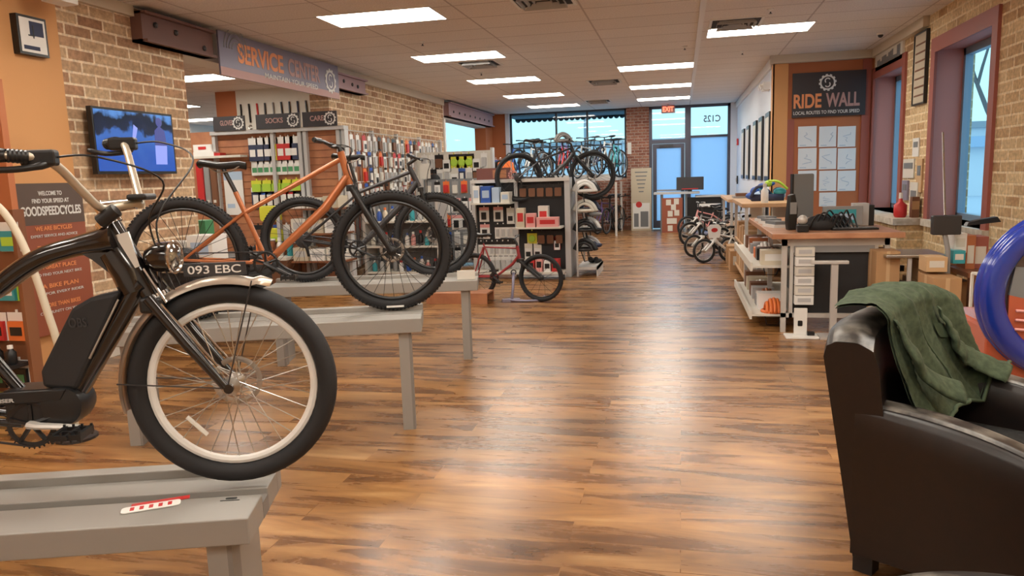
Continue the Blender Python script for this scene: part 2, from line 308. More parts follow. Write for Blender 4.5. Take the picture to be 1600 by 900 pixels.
# ================================================================ ROOM
XL, XR, YF, ZC = -5.05, 2.82, 20.3, 3.2
sbox('floor', 'floor_planks', -13, XR+.6, -3, YF+.15, -.1, 0)
mb = MB('ceiling_tiles'); mb.box(XL-.3, XR+.3, -3, YF+.2, ZC, ZC+.1); struct('ceiling', mb)
mb = MB('ceiling_tiles'); mb.box(-13, XL-.3, 5.2, YF+.2, ZC, ZC+.1); struct('ceiling', mb)
sbox('wall_back', 'white_wall', XL, XR+.3, -3.2, -3, 0, ZC)
sbox('wall_left', 'orange_wall', XL-.3, XL, -3, 5.48, 0, ZC)
sbox('wall_left', 'brick_left', XL-.3, XL, 5.48, 7.1, 0, ZC)
sbox('wall_left', 'brick_left', XL-.3, XL, 10.4, 15.9, 0, ZC)
sbox('wall_left', 'white_wall', XL-.3, XL, 7.1, 10.4, 2.86, ZC)
sbox('wall_left', 'orange_dark', XL-.3, XL, 19.55, YF, 0, ZC)
sbox('wall_left', 'white_wall', XL-.3, XL, 15.9, 19.55, 2.8, ZC)
sbox('trim_1', 'cream_trim', XL, XL+.07, 10.4, 15.8, 3.07, ZC)
sbox('trim_2', 'cream_trim', XL, XL+.05, 4.6, 6.36, 3.1, ZC)
sbox('trim_3', 'white', XL, XL+.04, 15.84, 15.94, 0, 2.8)
sbox('baseboard_left', 'off_white', XL, XL+.02, 5.48, 7.1, 0, .14)
# service room behind the opening
sbox('wall_service_side', 'white_wall', -13.2, -13, 5.2, YF, 0, ZC)
sbox('wall_service_front', 'white_wall', -13, XL-.3, 5.0, 5.2, 0, ZC)
mb = MB(['orange_dark']); mb.box(-8.3, XL-.3, 12.5, 12.65, 0, ZC); struct('wall_service_back', mb)
sbox('wall_service_panel', 'off_white', -7.85, -6.35, 12.44, 12.5, 1.9, ZC)
# beams over the openings: each a steel-look beam with bolts
def beam(name, y0, y1, z0, z1, m, label, x=XL, dep=.12, dots=()):
    t_ = thing(name, label, 'beam', (x, (y0+y1)/2, z0))
    MB(m).box(x, x+dep, y0, y1, z0, z1).build('web', t_, world=True)
    MB(m).box(x, x+dep+.05, y0, y1, z1-.025, z1).box(x, x+dep+.05, y0, y1, z0, z0+.025).build('flange', t_, world=True)
    for dy, dz in dots:
        MB('dark_steel').lathe([(.028, 0), (.028, .012), (.014, .02)], (x+dep, dy, dz), (1, 0, 0), 8).build('bolt', t_, world=True)
beam('ceiling_beam', 6.36, 7.46, 2.87, 3.15, 'fascia', 'dark brown beam with bolts left of the service sign', dots=((6.55, 3.05), (6.85, 3.03), (7.3, 2.95)))
beam('ceiling_beam', 10.42, 11.5, 2.87, 3.10, 'fascia_light', 'mauve beam with bolts right of the service sign', dots=((10.7, 3.0), (11.0, 2.98), (11.2, 2.97)))
beam('ceiling_beam', 15.95, 19.9, 2.84, 3.16, 'fascia_light', 'mauve beam with bolts over the far left window', dots=[(16.3+.45*i, 2.97) for i in range(8)])
# far wall
yF = YF
sbox('wall_far', 'orange_dark', XL, -4.66, yF, yF+.25, 0, ZC)
sbox('trim_4', 'blue_wall', -4.68, -4.57, yF-.03, yF+.2, 0, ZC)
sbox('wall_far', 'brick_far', -4.57, -1.41, yF, yF+.25, 0, 1.38)
sbox('wall_far', 'brick_far', -1.41, -.82, yF, yF+.25, 0, ZC)
sbox('wall_far', 'brick_far', -13, XL-.3, yF, yF+.25, 0, .9)
sbox('wall_far', 'blue_wall', 1.24, 1.6, yF, yF+.25, 0, ZC)
sbox('baseboard_far', 'wood_brown', -4.57, -.82, yF-.015, yF, 0, .1)
def window(name, x0, x1, z0, z1, mull, m='dark_frame', y=yF+.1, t_=.05, gl='glass'):
    mb = MB(m); mb.box(x0, x0+t_, y-.04, y+.04, z0, z1).box(x1-t_, x1, y-.04, y+.04, z0, z1).box(x0, x1, y-.04, y+.04, z0, z0+t_).box(x0, x1, y-.04, y+.04, z1-t_, z1)
    for q in mull: mb.box(q-.025, q+.025, y-.035, y+.035, z0, z1)
    o = struct(name, mb); MB(gl).box(x0+t_, x1-t_, y-.004, y+.004, z0+t_, z1-t_).build('glass_pane', o); return o
window('window_1', -4.57, -1.41, 1.38, ZC, (-3.29, -2.45))
window('window_2', -13, XL-.3, .9, ZC, (-11, -9, -7))
# entrance: door and side light
mb = MB('steel_frame'); y = yF+.1
mb.box(-.82, -.74, y-.05, y+.05, 0, ZC).box(.10, .25, y-.06, y+.06, 0, ZC).box(1.17, 1.24, y-.05, y+.05, 0, ZC).box(-.82, 1.24, y-.05, y+.05, 3.13, ZC).box(-.74, .10, y-.05, y+.05, 2.24, 2.34).box(.25, 1.17, y-.03, y+.03, 2.36, 2.42).box(.25, 1.17, y-.05, y+.05, 0, .1)
en = struct('window_3', mb)
MB('glass').box(-.74, .10, y-.004, y+.004, 2.34, 3.13).build('glass_pane', en); MB('glass').box(.25, 1.17, y-.004, y+.004, 2.42, 3.13).build('glass_pane', en)
MB('frosted').box(.25, 1.17, y-.004, y+.004, .1, 2.36).build('frosted_pane', en)
d = struct('door_1', MB('steel_frame').box(-.73, -.63, y-.025, y+.025, .02, 2.23).box(.0, .09, y-.025, y+.025, .02, 2.23).box(-.63, .0, y-.025, y+.025, .02, .22).box(-.63, .0, y-.025, y+.025, 2.12, 2.23))
MB('frosted').box(-.63, 0, y-.004, y+.004, .22, 2.12).build('frosted_pane', d)
MB('steel').box(-.63, .0, y-.07, y-.045, 1.0, 1.04).build('push_bar', d)
MB('dark_steel').box(-.55, -.2, y-.09, y-.05, 2.15, 2.21).build('door_closer', d)
tx = text('C125', (.78, y-.012, 2.83), (-1, 0, 0), (0, 0, 1), .42, .17, 'sign_blue', en, 'suite_number', th=.001)
# street outside
sbox('street_ground', 'asphalt', -60, 60, YF+.3, 90, -.15, -.1)
t_ = thing('strip_mall', 'low pale building across the street behind the door glass', 'building', (0, 60, -.1))
MB('out_pale').box(-14, 2, 60, 68, -.1, 3.9).build('wall', t_, world=True); MB('out_building').box(-14.3, 2.3, 59.6, 68, 3.8, 4.05).build('parapet', t_, world=True)
t_ = thing('office_block', 'grey building far off seen through the storefront window', 'building', (-30, 70, -.1))
MB('out_pale').box(-44, -16, 70, 80, -.1, 3.0).build('wall', t_, world=True); MB('out_building').box(-44.3, -15.7, 69.7, 80, 2.9, 3.3).build('parapet', t_, world=True)
t_ = thing('storefront_awning', 'scalloped dark awning hanging outside the far window', 'awning', (-3, YF+.5, 2.9))
mb = MB('awning'); mb.box(-4.7, -1.2, YF+.25, YF+1.4, 3.14, 3.2)
for i in range(22): mb.lathe([(.001, -.01), (.08, -.01), (.08, .01), (.001, .01)], (-4.62+.158*i, YF+1.4, 3.12), (0, 1, 0), 12)
mb.box(-4.7, -1.2, YF+1.39, YF+1.41, 3.1, 3.2); mb.build('canopy', t_, world=True)
t_ = thing('light_pole', 'tall parking lot lamp post seen through far window', 'lamp post', (-5.5, 45, -.1))
MB('out_building').tube([(0, 0, 0), (0, 0, 8)], .12).build('pole', t_); MB('out_building').box(-.9, .9, -.25, .25, 7.9, 8.2).build('lamp_head', t_)
# right side: brick wall with two deep windows, bump-out wall
W1 = (7.84, 9.66, .86, 2.80); W2 = (10.75, 12.45, .86, 2.82)
mb = MB('brick_right')
def wallseg(y0, y1, z0, z1): mb.box(XR, XR+.42, y0, y1, z0, z1)
wallseg(-3, W1[0], 0, ZC); wallseg(W1[0], W1[1], 0, W1[2]); wallseg(W1[0], W1[1], W1[3], ZC); wallseg(W1[1], W2[0], 0, ZC); wallseg(W2[0], 12.6, 0, W2[2]); wallseg(W2[0], 12.6, W2[3], ZC)
struct('wall_right', mb)
for k, (a, b, c, e_) in enumerate((W1, W2)):
    x0, x1 = XR, XR+.36
    mb = MB('maroon_light'); mb.box(x0-.01, x1, b-.035, b, c, e_).box(x0-.01, x1, a, a+.035, c, e_).box(x0-.01, x1, a, b, e_-.03, e_)
    struct('trim_%d' % (5+2*k), mb)
    mb = MB('maroon'); f_ = .13
    mb.box(x0-.03, x0, a-.02, a+.11, c-.02, e_+.1).box(x0-.03, x0, b-.1, min(b+.04, 12.44), c-.02, e_+.1).box(x0-.03, x0, a+.11, b-.1, e_-.06, e_+.1)
    struct('trim_%d' % (6+2*k), mb)
    mb = MB('stone_sill'); mb.box(x0-.06, x1+.06, a-.03, min(b+.03, 12.44), c-.08, c); struct('window_sill_%d' % (k+1), mb)
    mb = MB('window_frame'); xm = x1-.02
    for yy in (a+.035, (a+b)/2-.03, b-.095): mb.box(xm-.05, xm+.03, yy, yy+.06, c, e_-.03)
    mb.box(xm-.05, xm+.03, a+.035, b-.035, e_-.11, e_-.03).box(xm-.05, xm+.03, a+.035, b-.035, c, c+.07)
    o = struct('window_%d' % (4+k), mb); MB('glass').box(xm-.004, xm+.004, a+.06, b-.06, c+.05, e_-.1).build('glass_pane', o)
sbox('wall_right_ledge', 'brick_right', XR-.28, XR, 9.8, 12.44, 0, .78); sbox('ledge_sill', 'stone_sill', XR-.34, XR, 9.76, 12.44, .78, .86)
sbox('trim_9', 'cream_trim', XR-.07, XR, 9.9, 12.3, 3.08, ZC); sbox('trim_10', 'cream_trim', 1.33, XR, 12.33, 12.45, 3.08, ZC)
sbox('wall_ride', 'orange_dark', 1.4, XR+.4, 12.45, 12.65, 0, ZC-.001)
mb = MB('orange_wall'); mb.box(1.38, 1.60, 12.42, 12.45, 0, 3.08).box(1.38, 1.40, 12.42, 12.66, 0, 3.08); struct('trim_11', mb)
mb = MB('maroon'); mb.box(1.60, 1.70, 12.42, 12.45, 0, 2.24).box(2.66, XR-.04, 12.42, 12.45, 0, 3.08); struct('trim_12', mb)
sbox('wall_bump', 'blue_wall', 1.4, 1.6, 12.65, YF, 0, ZC)
sbox('trim_13', 'white', 1.36, 1.4, 12.65, YF, 3.06, ZC)
# outside right: parking, tree, car park wall
sbox('parking_ground', 'asphalt', XR+.5, 60, -10, 20.3, -.15, -.1)
t_ = thing('bare_tree', 'bare winter tree outside the nearer right window', 'tree', (9.5, 26, -.1))
mb = MB('bark'); random.seed(3)
def branch(p, d_, l, r, dep):
    q = p+d_*l; mb.tube([p, (p+q)/2+Vector((random.uniform(-.05, .05),)*3)*l, q], [r, r*.85, r*.7], 6)
    if dep:
        for i in range(3):
            nd = (d_+Vector((random.uniform(-.7, .7), random.uniform(-.7, .7), random.uniform(-.1, .5)))).normalized(); branch(q, nd, l*.72, r*.62, dep-1)
branch(Vector((0, 0, 0)), Vector((0, 0, 1)), 2.4, .14, 5); mb.build('trunk_and_branches', t_)
t_ = thing('brick_store', 'pale low building outside beyond the tree', 'building', (20, 45, -.1))
MB('out_pale').box(11, 34, 40, 50, -.1, 3.2).build('wall', t_, world=True); MB('light_blue').box(10.8, 34, 39.5, 40, 2.2, 2.7).build('sign_band', t_, world=True); MB('out_building').box(10.8, 34, 39.8, 50, 3.1, 3.4).build('parapet', t_, world=True)
# ================================================================ CEILING FITTINGS
def troffer(cx, cy, label, group):
    t_ = thing('ceiling_light', label, 'ceiling light', (cx, cy, ZC), 0, group)
    MB('light_rim').box(-.62, .62, -.31, -.295, -.012, 0).box(-.62, .62, .295, .31, -.012, 0).box(-.62, -.605, -.295, .295, -.012, 0).box(.605, .62, -.295, .295, -.012, 0).build('frame', t_)
    MB('light_panel').box(-.605, .605, -.295, .295, -.008, -.002).build('diffuser', t_); return t_
GL = 'fluorescent troffers in the shop ceiling'
nm = ['nearest', 'second nearest', 'third', 'fourth', 'farthest']
for i, yy in enumerate((7.67, 10.45, 13.25, 16.0, 18.6)): troffer(-3.05, yy, '%s glowing troffer of the left row, in the tiled ceiling' % nm[i], GL)
troffer(.93, 10.0, 'glowing troffer at right above the register counter', GL)
for i, yy in enumerate((12.75, 15.6, 18.2)): troffer(-.39, yy, '%s glowing troffer of the row along the aisle' % ('nearest', 'middle', 'farthest')[i], GL)
for x_, yy in ((-3.05, 4.9), (-3.05, 2.1), (-.39, 5.0), (-.39, 2.2), (-3.05, -.7), (-.39, -.7), (1.8, 3.6), (1.8, 1.0)): troffer(x_, yy, 'added unseen troffer overhead to light the near room', 'added troffers above the camera')  # unseen troffers added to light the room around the camera
for i, (x_, yy) in enumerate(((-7.55, 10.75), (-10.6, 14.2), (-12.0, 17.3), (-6.9, 8.3), (-9.2, 8.3))): troffer(x_, yy, ('large glowing troffer in the service room behind the sign', 'narrow strip of light left of the orange service wall, upper one', 'narrow strip of light left of the orange service wall, lower one', 'troffer hidden above the service bench', 'troffer hidden deep in the service room')[i], 'service room troffers')
def vent(cx, cy, label):
    t_ = thing('ceiling_vent', label, 'vent', (cx, cy, ZC), 0, 'air diffusers in the ceiling')
    MB('white').box(-.3, .3, -.3, -.27, -.012, 0).box(-.3, .3, .27, .3, -.012, 0).box(-.3, -.27, -.27, .27, -.012, 0).box(.27, .3, -.27, .27, -.012, 0).build('frame', t_)
    MB('black_matte').box(-.27, .27, -.27, .27, -.004, -.001).build('backing', t_)
    for k in range(3):
        a = .22-.065*k; mb = MB('light_grey'); z0 = -.05+.01*k
        for s1 in (-1, 1):
            mb.prism([(-a, 0), (a, 0), (a-.03, .04), (-a+.03, .04)], (0, s1*a, z0), (1, 0, 0), (0, -s1*.3, 1), .003)
            mb.prism([(-a, 0), (a, 0), (a-.03, .04), (-a+.03, .04)], (s1*a, 0, z0), (0, 1, 0), (-s1*.3, 0, 1), .003)
        mb.build('louver_ring', t_)
vent(-1.32, 7.5, 'square ceiling vent at the top edge of the view'); vent(-1.39, 14.3, 'small ceiling vent between the light rows'); vent(.62, 9.45, 'ceiling vent beside the troffer above the counter'); vent(-2.95, 11.2, 'dark ceiling vent just beyond the second troffer of the left row'); vent(-1.9, 18.0, 'ceiling vent near the storefront window')
for i, p in enumerate(((660, 65), (752, 113), (1204, 14), (1160, 80), (1070, 72))):
    q = atZ(*p, ZC); t_ = thing('sprinkler_head', ('sprinkler head between the first two left troffers', 'sprinkler head beyond the second left troffer', 'sprinkler head right of the vent near the top', 'sprinkler head beyond the counter troffer', 'sprinkler head near the white ceiling strip')[i], 'sprinkler', q, 0, 'sprinkler heads')
    MB('white').lathe([(.035, 0), (.035, -.006), (.012, -.01), (.012, -.03)], (0, 0, 0), (0, 0, 1), 12).build('escutcheon', t_); MB('dark_steel').lathe([(.008, -.03), (.008, -.045), (.02, -.048), (.02, -.05)], (0, 0, 0), (0, 0, 1), 10).build('deflector', t_)
t_ = thing('exit_sign', 'red lit exit sign hanging over the front door', 'exit sign', (-.32, 19.9, 2.98))
MB('exit_case').box(-.17, .17, -.03, .03, 0, .2).build('case', t_); MB('steel').tube([(0, 0, .2), (0, 0, .22)], .03).build('mount', t_)
text('EXIT', (0, -.032, .10), (1, 0, 0), (0, 0, 1), .27, .12, 'exit_red', t_, world=False)
t_ = thing('emergency_light', 'white emergency light box high on the pale side wall', 'emergency light', (1.33, 13.1, 2.76))
MB('white').box(-.04, .07, -.16, .16, 0, .12).build('case', t_)
for s_ in (-1, 1): MB('white').lathe([(.03, 0), (.05, .05), (.001, .055)], (-.04, s_*.1, .06), (-1, 0, -.2), 12).build('lamp', t_)
t_ = thing('security_camera', 'small dark dome camera by the right ceiling corner', 'camera', atZ(1376, 52, ZC)); MB('white').lathe([(.05, 0), (.05, -.02), (.03, -.021)], (0, 0, 0), (0, 0, 1), 14).build('base', t_); MB('black').ball((0, 0, -.022), .035).build('dome', t_, smooth=True)
# white ceiling track line beside the aisle
tag(MB('white').box(.19, .25, 4, 18.8, ZC-.02, ZC-.001).build('ceiling_track'), 'thin white strip running along the aisle ceiling', 'trim')
t_ = thing('ceiling_speaker', 'white object hanging at the upper left corner of the ceiling', 'speaker', (-4.75, 5.2, 3.02)); MB('white').rbox(-.08, .08, -.1, .12, -.06, .1, .02).build('housing', t_); MB('steel').tube([(0, 0, .1), (0, 0, .18)], .015).build('bracket', t_)
# ================================================================ SIGNS
def P3(x_, y_, z_): return Vector((x_, y_, z_))
xs = XL+.18
t_ = thing('service_sign', 'long dark service center sign with gear logo over opening', 'sign', (xs, 8.9, 2.7))
mb = MB('sign_blue').box(xs-.02, xs, 7.48, 10.4, 2.70, 3.17); mb.build('board', t_, world=True)
MB('sign_grey').box(xs, xs+.002, 7.48, 10.4, 2.70, 2.79).build('lower_band', t_, world=True)
# chain and wheel picture at the near end
mb = MB('grey')
for k in range(4): mb.torus((xs+.003, 7.8, 3.0), (1, 0, 0), .08+.05*k, .006, 24, 4, a0=PI*.9, a1=PI*2.0)
mb.build('wheel_print', t_, world=True)
uY, uZ = (0, 1, 0), (0, 0, 1)
text('SERVICE', (xs+.002, 8.33, 2.98), uY, uZ, 1.0, .22, 'sign_orange', t_, bold=.03); text('CENTER', (xs+.002, 9.38, 2.975), uY, uZ, .86, .22, 'sign_grey', t_, bold=.03)
text('MAINTAIN YOUR SPEED', (xs+.003, 9.05, 2.80), uY, uZ, 1.35, .06, 'sign_white', t_, bold=.01)
logo((xs+.004, 10.13, 2.93), uY, uZ, .17, 'sign_white', t_)
t_ = thing('ride_sign', 'dark ride wall sign with gear logo on orange wall', 'sign', (2.18, 12.4, 2.26))
MB('sign_dark').box(1.66, 2.70, 12.39, 12.42, 2.26, 2.92).build('board', t_, world=True)
uX = (1, 0, 0)
text('RIDE', (1.88, 12.388, 2.50), uX, uZ, .40, .21, 'sign_orange', t_, bold=.03); text('WALL', (2.38, 12.388, 2.50), uX, uZ, .48, .21, 'sign_grey', t_, bold=.03)
text('LOCAL ROUTES TO FIND YOUR SPEED', (2.15, 12.388, 2.325), uX, uZ, .94, .05, 'sign_white', t_, bold=.01); logo((2.16, 12.386, 2.76), uX, uZ, .125, 'sign_white', t_)
# route papers on ride wall
px = [(1247, 1275), (1280, 1306), (1309, 1336)]; rows = [(198, 229), (232, 264), (267, 298), (301, 322)]
pos = ('left', 'middle', 'right'); rw = ('top', 'second', 'third', 'lowest')
for j, (ya, yb) in enumerate(rows):
    for i, (xa, xb) in enumerate(px):
        if j == 3 and i != 1: continue
        a = atY(xa, ya, 12.45); b = atY(xb, yb, 12.45)
        t_ = thing('route_sheet', 'pale printed route sheet, %s row, %s one under the ride wall sign' % (rw[j], pos[i]), 'paper', ((a.x+b.x)/2, 12.44, b.z), 0, 'route sheets on the ride wall')
        w_ = (b.x-a.x)/2; h_ = a.z-b.z; MB('paper').box(-w_, w_, -.004, 0, 0, h_).build('sheet', t_)
        mb = MB('light_blue'); random.seed(i*5+j); mb.tube([(random.uniform(-w_*.7, w_*.7), -.006, h_*(.25+.09*k)) for k in range(6)], .004, 4); mb.box(-w_*.8, -w_*.1, -.006, -.004, h_*.06, h_*.1).build('printed_map', t_)
# hanging clock
c_ = Vector((XL+.03, 5.16, 2.72))
t_ = thing('wall_clock', 'small square clock with blue and white face on orange wall', 'clock', c_)
MB('black').box(-.03, .03, -.14, .14, -.15, .15).build('case', t_); MB('white').box(.03, .033, -.12, .12, -.13, .13).build('face', t_); MB('navy').box(.033, .035, -.03, .10, 0, .11).box(.033, .035, -.1, .05, -.11, -.08).build('printing', t_); MB('black').box(.035, .037, -.005, .005, -.02, .08).box(.035, .037, -.05, .01, -.005, .005).build('hand', t_)
# television
A_ = atX(141, 163, XL+.12); B_ = atX(277, 273, XL+.12)
t_ = thing('television', 'flat television on the left brick wall showing a blue park scene', 'television', (XL+.12, (A_.y+B_.y)/2, (A_.z+B_.z)/2)); hw = (B_.y-A_.y)/2; hh = (A_.z-B_.z)/2-.01
MB('black').box(-.05, 0, -hw, hw, -hh, hh).build('case', t_); MB('tv_picture').box(0, .002, -hw+.02, hw-.02, -hh+.025, hh-.02).build('screen', t_)
MB('black').box(-.12, -.05, -.2, .2, -.15, .15).build('wall_bracket', t_)
mb = MB(['tv_figure', 'tv_pale']); yy = hw*.55
mb.prism([(yy-.05, -.02), (yy+.12, -.02), (yy+.10, .12), (yy+.03, .17), (yy-.04, .12)], (.003, 0, 0), (0, 1, 0), uZ, .001).ball((.003, yy+.03, .20), .045, sc=(.02, 1, 1)).prism([(yy-.06, -.2), (yy+.1, -.2), (yy+.12, -.02), (yy-.05, -.02)], (.003, 0, 0), (0, 1, 0), uZ, .001, 1).prism([(-.1, -.06), (-.03, 0), (.02, .13), (-.03, .16), (-.06, .04)], (.003, 0, 0), (0, 1, 0), uZ, .001, 1); mb.build('picture_figure', t_)
# welcome poster
A_ = atX(20, 283, XL+.05); B_ = atX(127, 290, XL+.05)
y0, y1, zt, zb = A_.y, B_.y, 1.57, .35
t_ = thing('welcome_poster', 'tall dark red welcome poster below the orange wall', 'poster', (XL+.04, (y0+y1)/2, zb)); x_ = XL+.045
MB('poster_red').box(x_-.03, x_, y0, y1, zb, zt).build('board', t_, world=True); MB('poster_grey').box(x_, x_+.002, y0, y1, zt-.33, zt).build('upper_band', t_, world=True)
x_ += .003; ym = (y0+y1)/2; W_ = y1-y0
text('WELCOME TO', (x_, ym, zt-.08), uY, uZ, W_*.35, .035, 'sign_white', t_); text('FIND YOUR SPEED AT', (x_, ym, zt-.14), uY, uZ, W_*.55, .035, 'sign_white', t_); text('GOODSPEEDCYCLES', (x_, ym, zt-.22), uY, uZ, W_*.9, .075, 'sign_white', t_, bold=.03)
for k, (s1, s2) in enumerate((('WE ARE BICYCLES', 'EXPERT SERVICE AND ADVICE'), ('TO SERVE YOU', 'RIDE EVENTS AND CLINICS'), ('A GREAT PLACE', 'TO FIND YOUR NEXT BIKE'), ('A BIKE PLAN', 'FIT FOR EVERY RIDER'), ('MORE THAN BIKES', 'COMMUNITY ON WHEELS'))):
    text(s1, (x_, ym, zt-.36-k*.155), uY, uZ, W_*.55, .035, 'sign_orange', t_); text(s2, (x_, ym, zt-.42-k*.155), uY, uZ, W_*.7, .022, 'sign_white', t_, bold=0)
# frames on the right wall between windows
def wall_board(name, label, cat, pts, m, fm_=None, th=.03, z=None):
    a = atX(*pts[0], XR-th); b = atX(*pts[1], XR-th); y0, y1 = sorted((a.y, b.y)); z1, z0 = a.z, b.z
    if z: z1, z0 = atX(*z[0], XR-th).z, atX(*z[1], XR-th).z
    t_ = thing(name, label, cat, (XR, (y0+y1)/2, z0)); MB(m).box(XR-th, XR-.002, y0, y1, z0, z1).build('board', t_, world=True)
    if fm_: 
        x_ = XR-th-.012; MB(fm_).box(x_, XR-.002, y0-.02, y0, z0-.02, z1+.02).box(x_, XR-.002, y1, y1+.02, z0-.02, z1+.02).box(x_, XR-.002, y0, y1, z0-.02, z0).box(x_, XR-.002, y0, y1, z1, z1+.02).build('frame', t_, world=True)
    return t_, y0, y1, z0, z1
t_, y0, y1, z0, z1 = wall_board('framed_print', 'tall beige framed print between the two right windows', 'picture', ((1449, 47), (1426, 162)), 'beige', 'black', z=((1449, 47), (1449, 157)))
mb = MB('brown')
for k in range(7): mb.box(XR-.034, XR-.031, y0+.03, y1-.04, z0+.08+.1*k, z0+.10+.1*k)
mb.build('printed_line', t_, world=True)
t_, y0, y1, z0, z1 = wall_board('city_sign', 'pale sign with a dark skyline over the farther right window', 'sign', ((1411, 55), (1368, 98)), 'off_white', None, z=((1411, 56), (1411, 90)))
mb = MB('mid_grey'); random.seed(2)
for k in range(14): yy = y0+.1+(y1-y0-.2)*k/14; mb.box(XR-.034, XR-.031, yy, yy+.07, z0+.05, z0+.09+random.random()*.12)
mb.build('skyline_print', t_, world=True)
for i, (p, m_, lb) in enumerate((((( 1436, 215), (1425, 245)), 'white', 'white notice pinned highest by the nearer right window'), (((1428, 248), (1410, 278)), 'off_white', 'cream notice with a dark picture between right windows'), (((1441, 248), (1430, 300)), 'cardboard_light', 'tan notice pinned right of the cream one'), (((1418, 282), (1408, 312)), 'purple_grey', 'grey lilac leaflet holder below the cream notice'), (((1434, 285), (1419, 348)), 'off_white', 'long pale sheet hanging below the notices'))):
    t_, y0, y1, z0, z1 = wall_board('notice', lb, 'notice', p, m_, None, .015+.004*i)
    MB('mid_grey').box(XR-.02-.004*i, XR-.0155-.004*i, y0+.04, y1-.05, z0+(z1-z0)*.5, z0+(z1-z0)*.8).build('printed_block', t_, world=True)
# dark slim frames on the pale bump wall
for i, p in enumerate(((1208, 1211, 202, 278), (1190, 1192, 207, 276), (1181, 1183, 212, 276), (1171, 1172, 218, 275), (1165, 1166, 220, 274))):
    ym = (13.0, 14.1, 15.2, 16.7, 18.0)[i]
    t_ = thing('picture_frame', '%s of the five black framed pictures on the pale wall' % ('nearest', 'second', 'middle', 'fourth', 'farthest')[i], 'picture', (1.4, ym, 1.3), 0, 'framed pictures on the pale wall')
    MB('black').box(-.04, -.002, -.3, .3, 0, 1.1).build('frame', t_); MB('off_white').box(-.043, -.04, -.24, .24, .08, 1.02).build('print', t_)
t_ = thing('fire_alarm', 'small red alarm box on the pale corner beside the entrance', 'alarm', (1.385, 19.6, 2.1)); MB('red').box(-.04, 0, -.06, .06, 0, .16).build('body', t_); MB('white').box(-.045, -.04, -.03, .03, .04, .09).build('strobe', t_)
t_ = thing('door_handle_plate', 'dark plate below the red alarm box by the entrance', 'switch', (1.385, 19.6, 1.15)); MB('black').box(-.03, 0, -.05, .05, 0, .2).build('plate', t_); MB('steel').box(-.05, -.03, -.01, .01, .05, .15).build('lever', t_)
t_ = thing('wall_switch', 'white switch plate on the brick pier beside the door', 'switch', (-1.33, YF, 2.0)); MB('white').box(-.05, .05, -.02, 0, 0, .3).build('plate', t_)
# ================================================================ BENCHES
def bench(label, fr, yaw, L_, D, h, side=.05, box_label=None):
    t_ = thing('display_bench', label, 'bench', (fr[0], fr[1], 0), math.radians(yaw), 'grey bicycle display benches')
    a, b, c = D*.40, D*.56, D*.86
    MB('grey_bench').box(-L_, 0, 0, a, h-.085, h).build('front_plank', t_, bevel=.004)
    MB('grey_bench_dark').box(-L_, 0, a, b, h-.085, h-.03).build('wheel_groove', t_)
    MB('grey_bench').box(-L_, 0, b, c, h-.085, h-.008).build('wheel_rail', t_, bevel=.003)
    MB('grey_bench').box(-L_, 0, c, D, h-.085, h+.022).build('back_plank', t_, bevel=.004)
    for x_ in (-.14, -L_+.06):
        mb = MB(['grey_bench', 'grey_bench_dark']); mb.box(x_, x_+.06, .03, D-.05, 0, h-.085); mb.box(x_+.06, x_+.075, .03, .11, 0, h-.085, 1); mb.build('leg', t_)
    return t_
bench('nearest grey bench, carrying the black electric cruiser', (-1.27, 1.89), 17.5, 2.3, .44, .51)
bench('middle grey bench, carrying the copper mountain bike', (-1.5, 4.12), 17.7, 1.80, .42, .69)
bench('farthest grey bench, carrying the dark mountain bike', (-1.63, 5.86), 14, 1.75, .42, .67)
t_ = thing('price_tag', 'white price tag with red printing on the nearest bench', 'tag', (-1.62, 1.91, .512), math.radians(33)); mb = MB('white').rbox(-.085, .085, -.022, .022, 0, .003, .012); mb.build('card', t_); mb = MB('red')
for k in range(5): mb.box(-.06+.027*k, -.048+.027*k, -.012, .012, .003, .004)
mb.build('printing', t_); MB('red').box(-.06, .11, .02, .045, 0, .002).build('red_slip', t_)
t_ = thing('bench_sticker', 'small black logo sticker on the nearest bench end', 'sticker', (-1.40, 2.0, .511), math.radians(17)); MB('black').rbox(-.018, .018, .004, .016, 0, .001, .005).box(-.03, .03, -.008, -.004, 0, .001).build('print', t_)
t_ = thing('bench_card', 'cream card standing on the end of the farthest bench', 'card', (-1.72, 5.9, .672), math.radians(14)); MB('off_white').box(-.09, .06, 0, .02, 0, .075).build('card', t_)
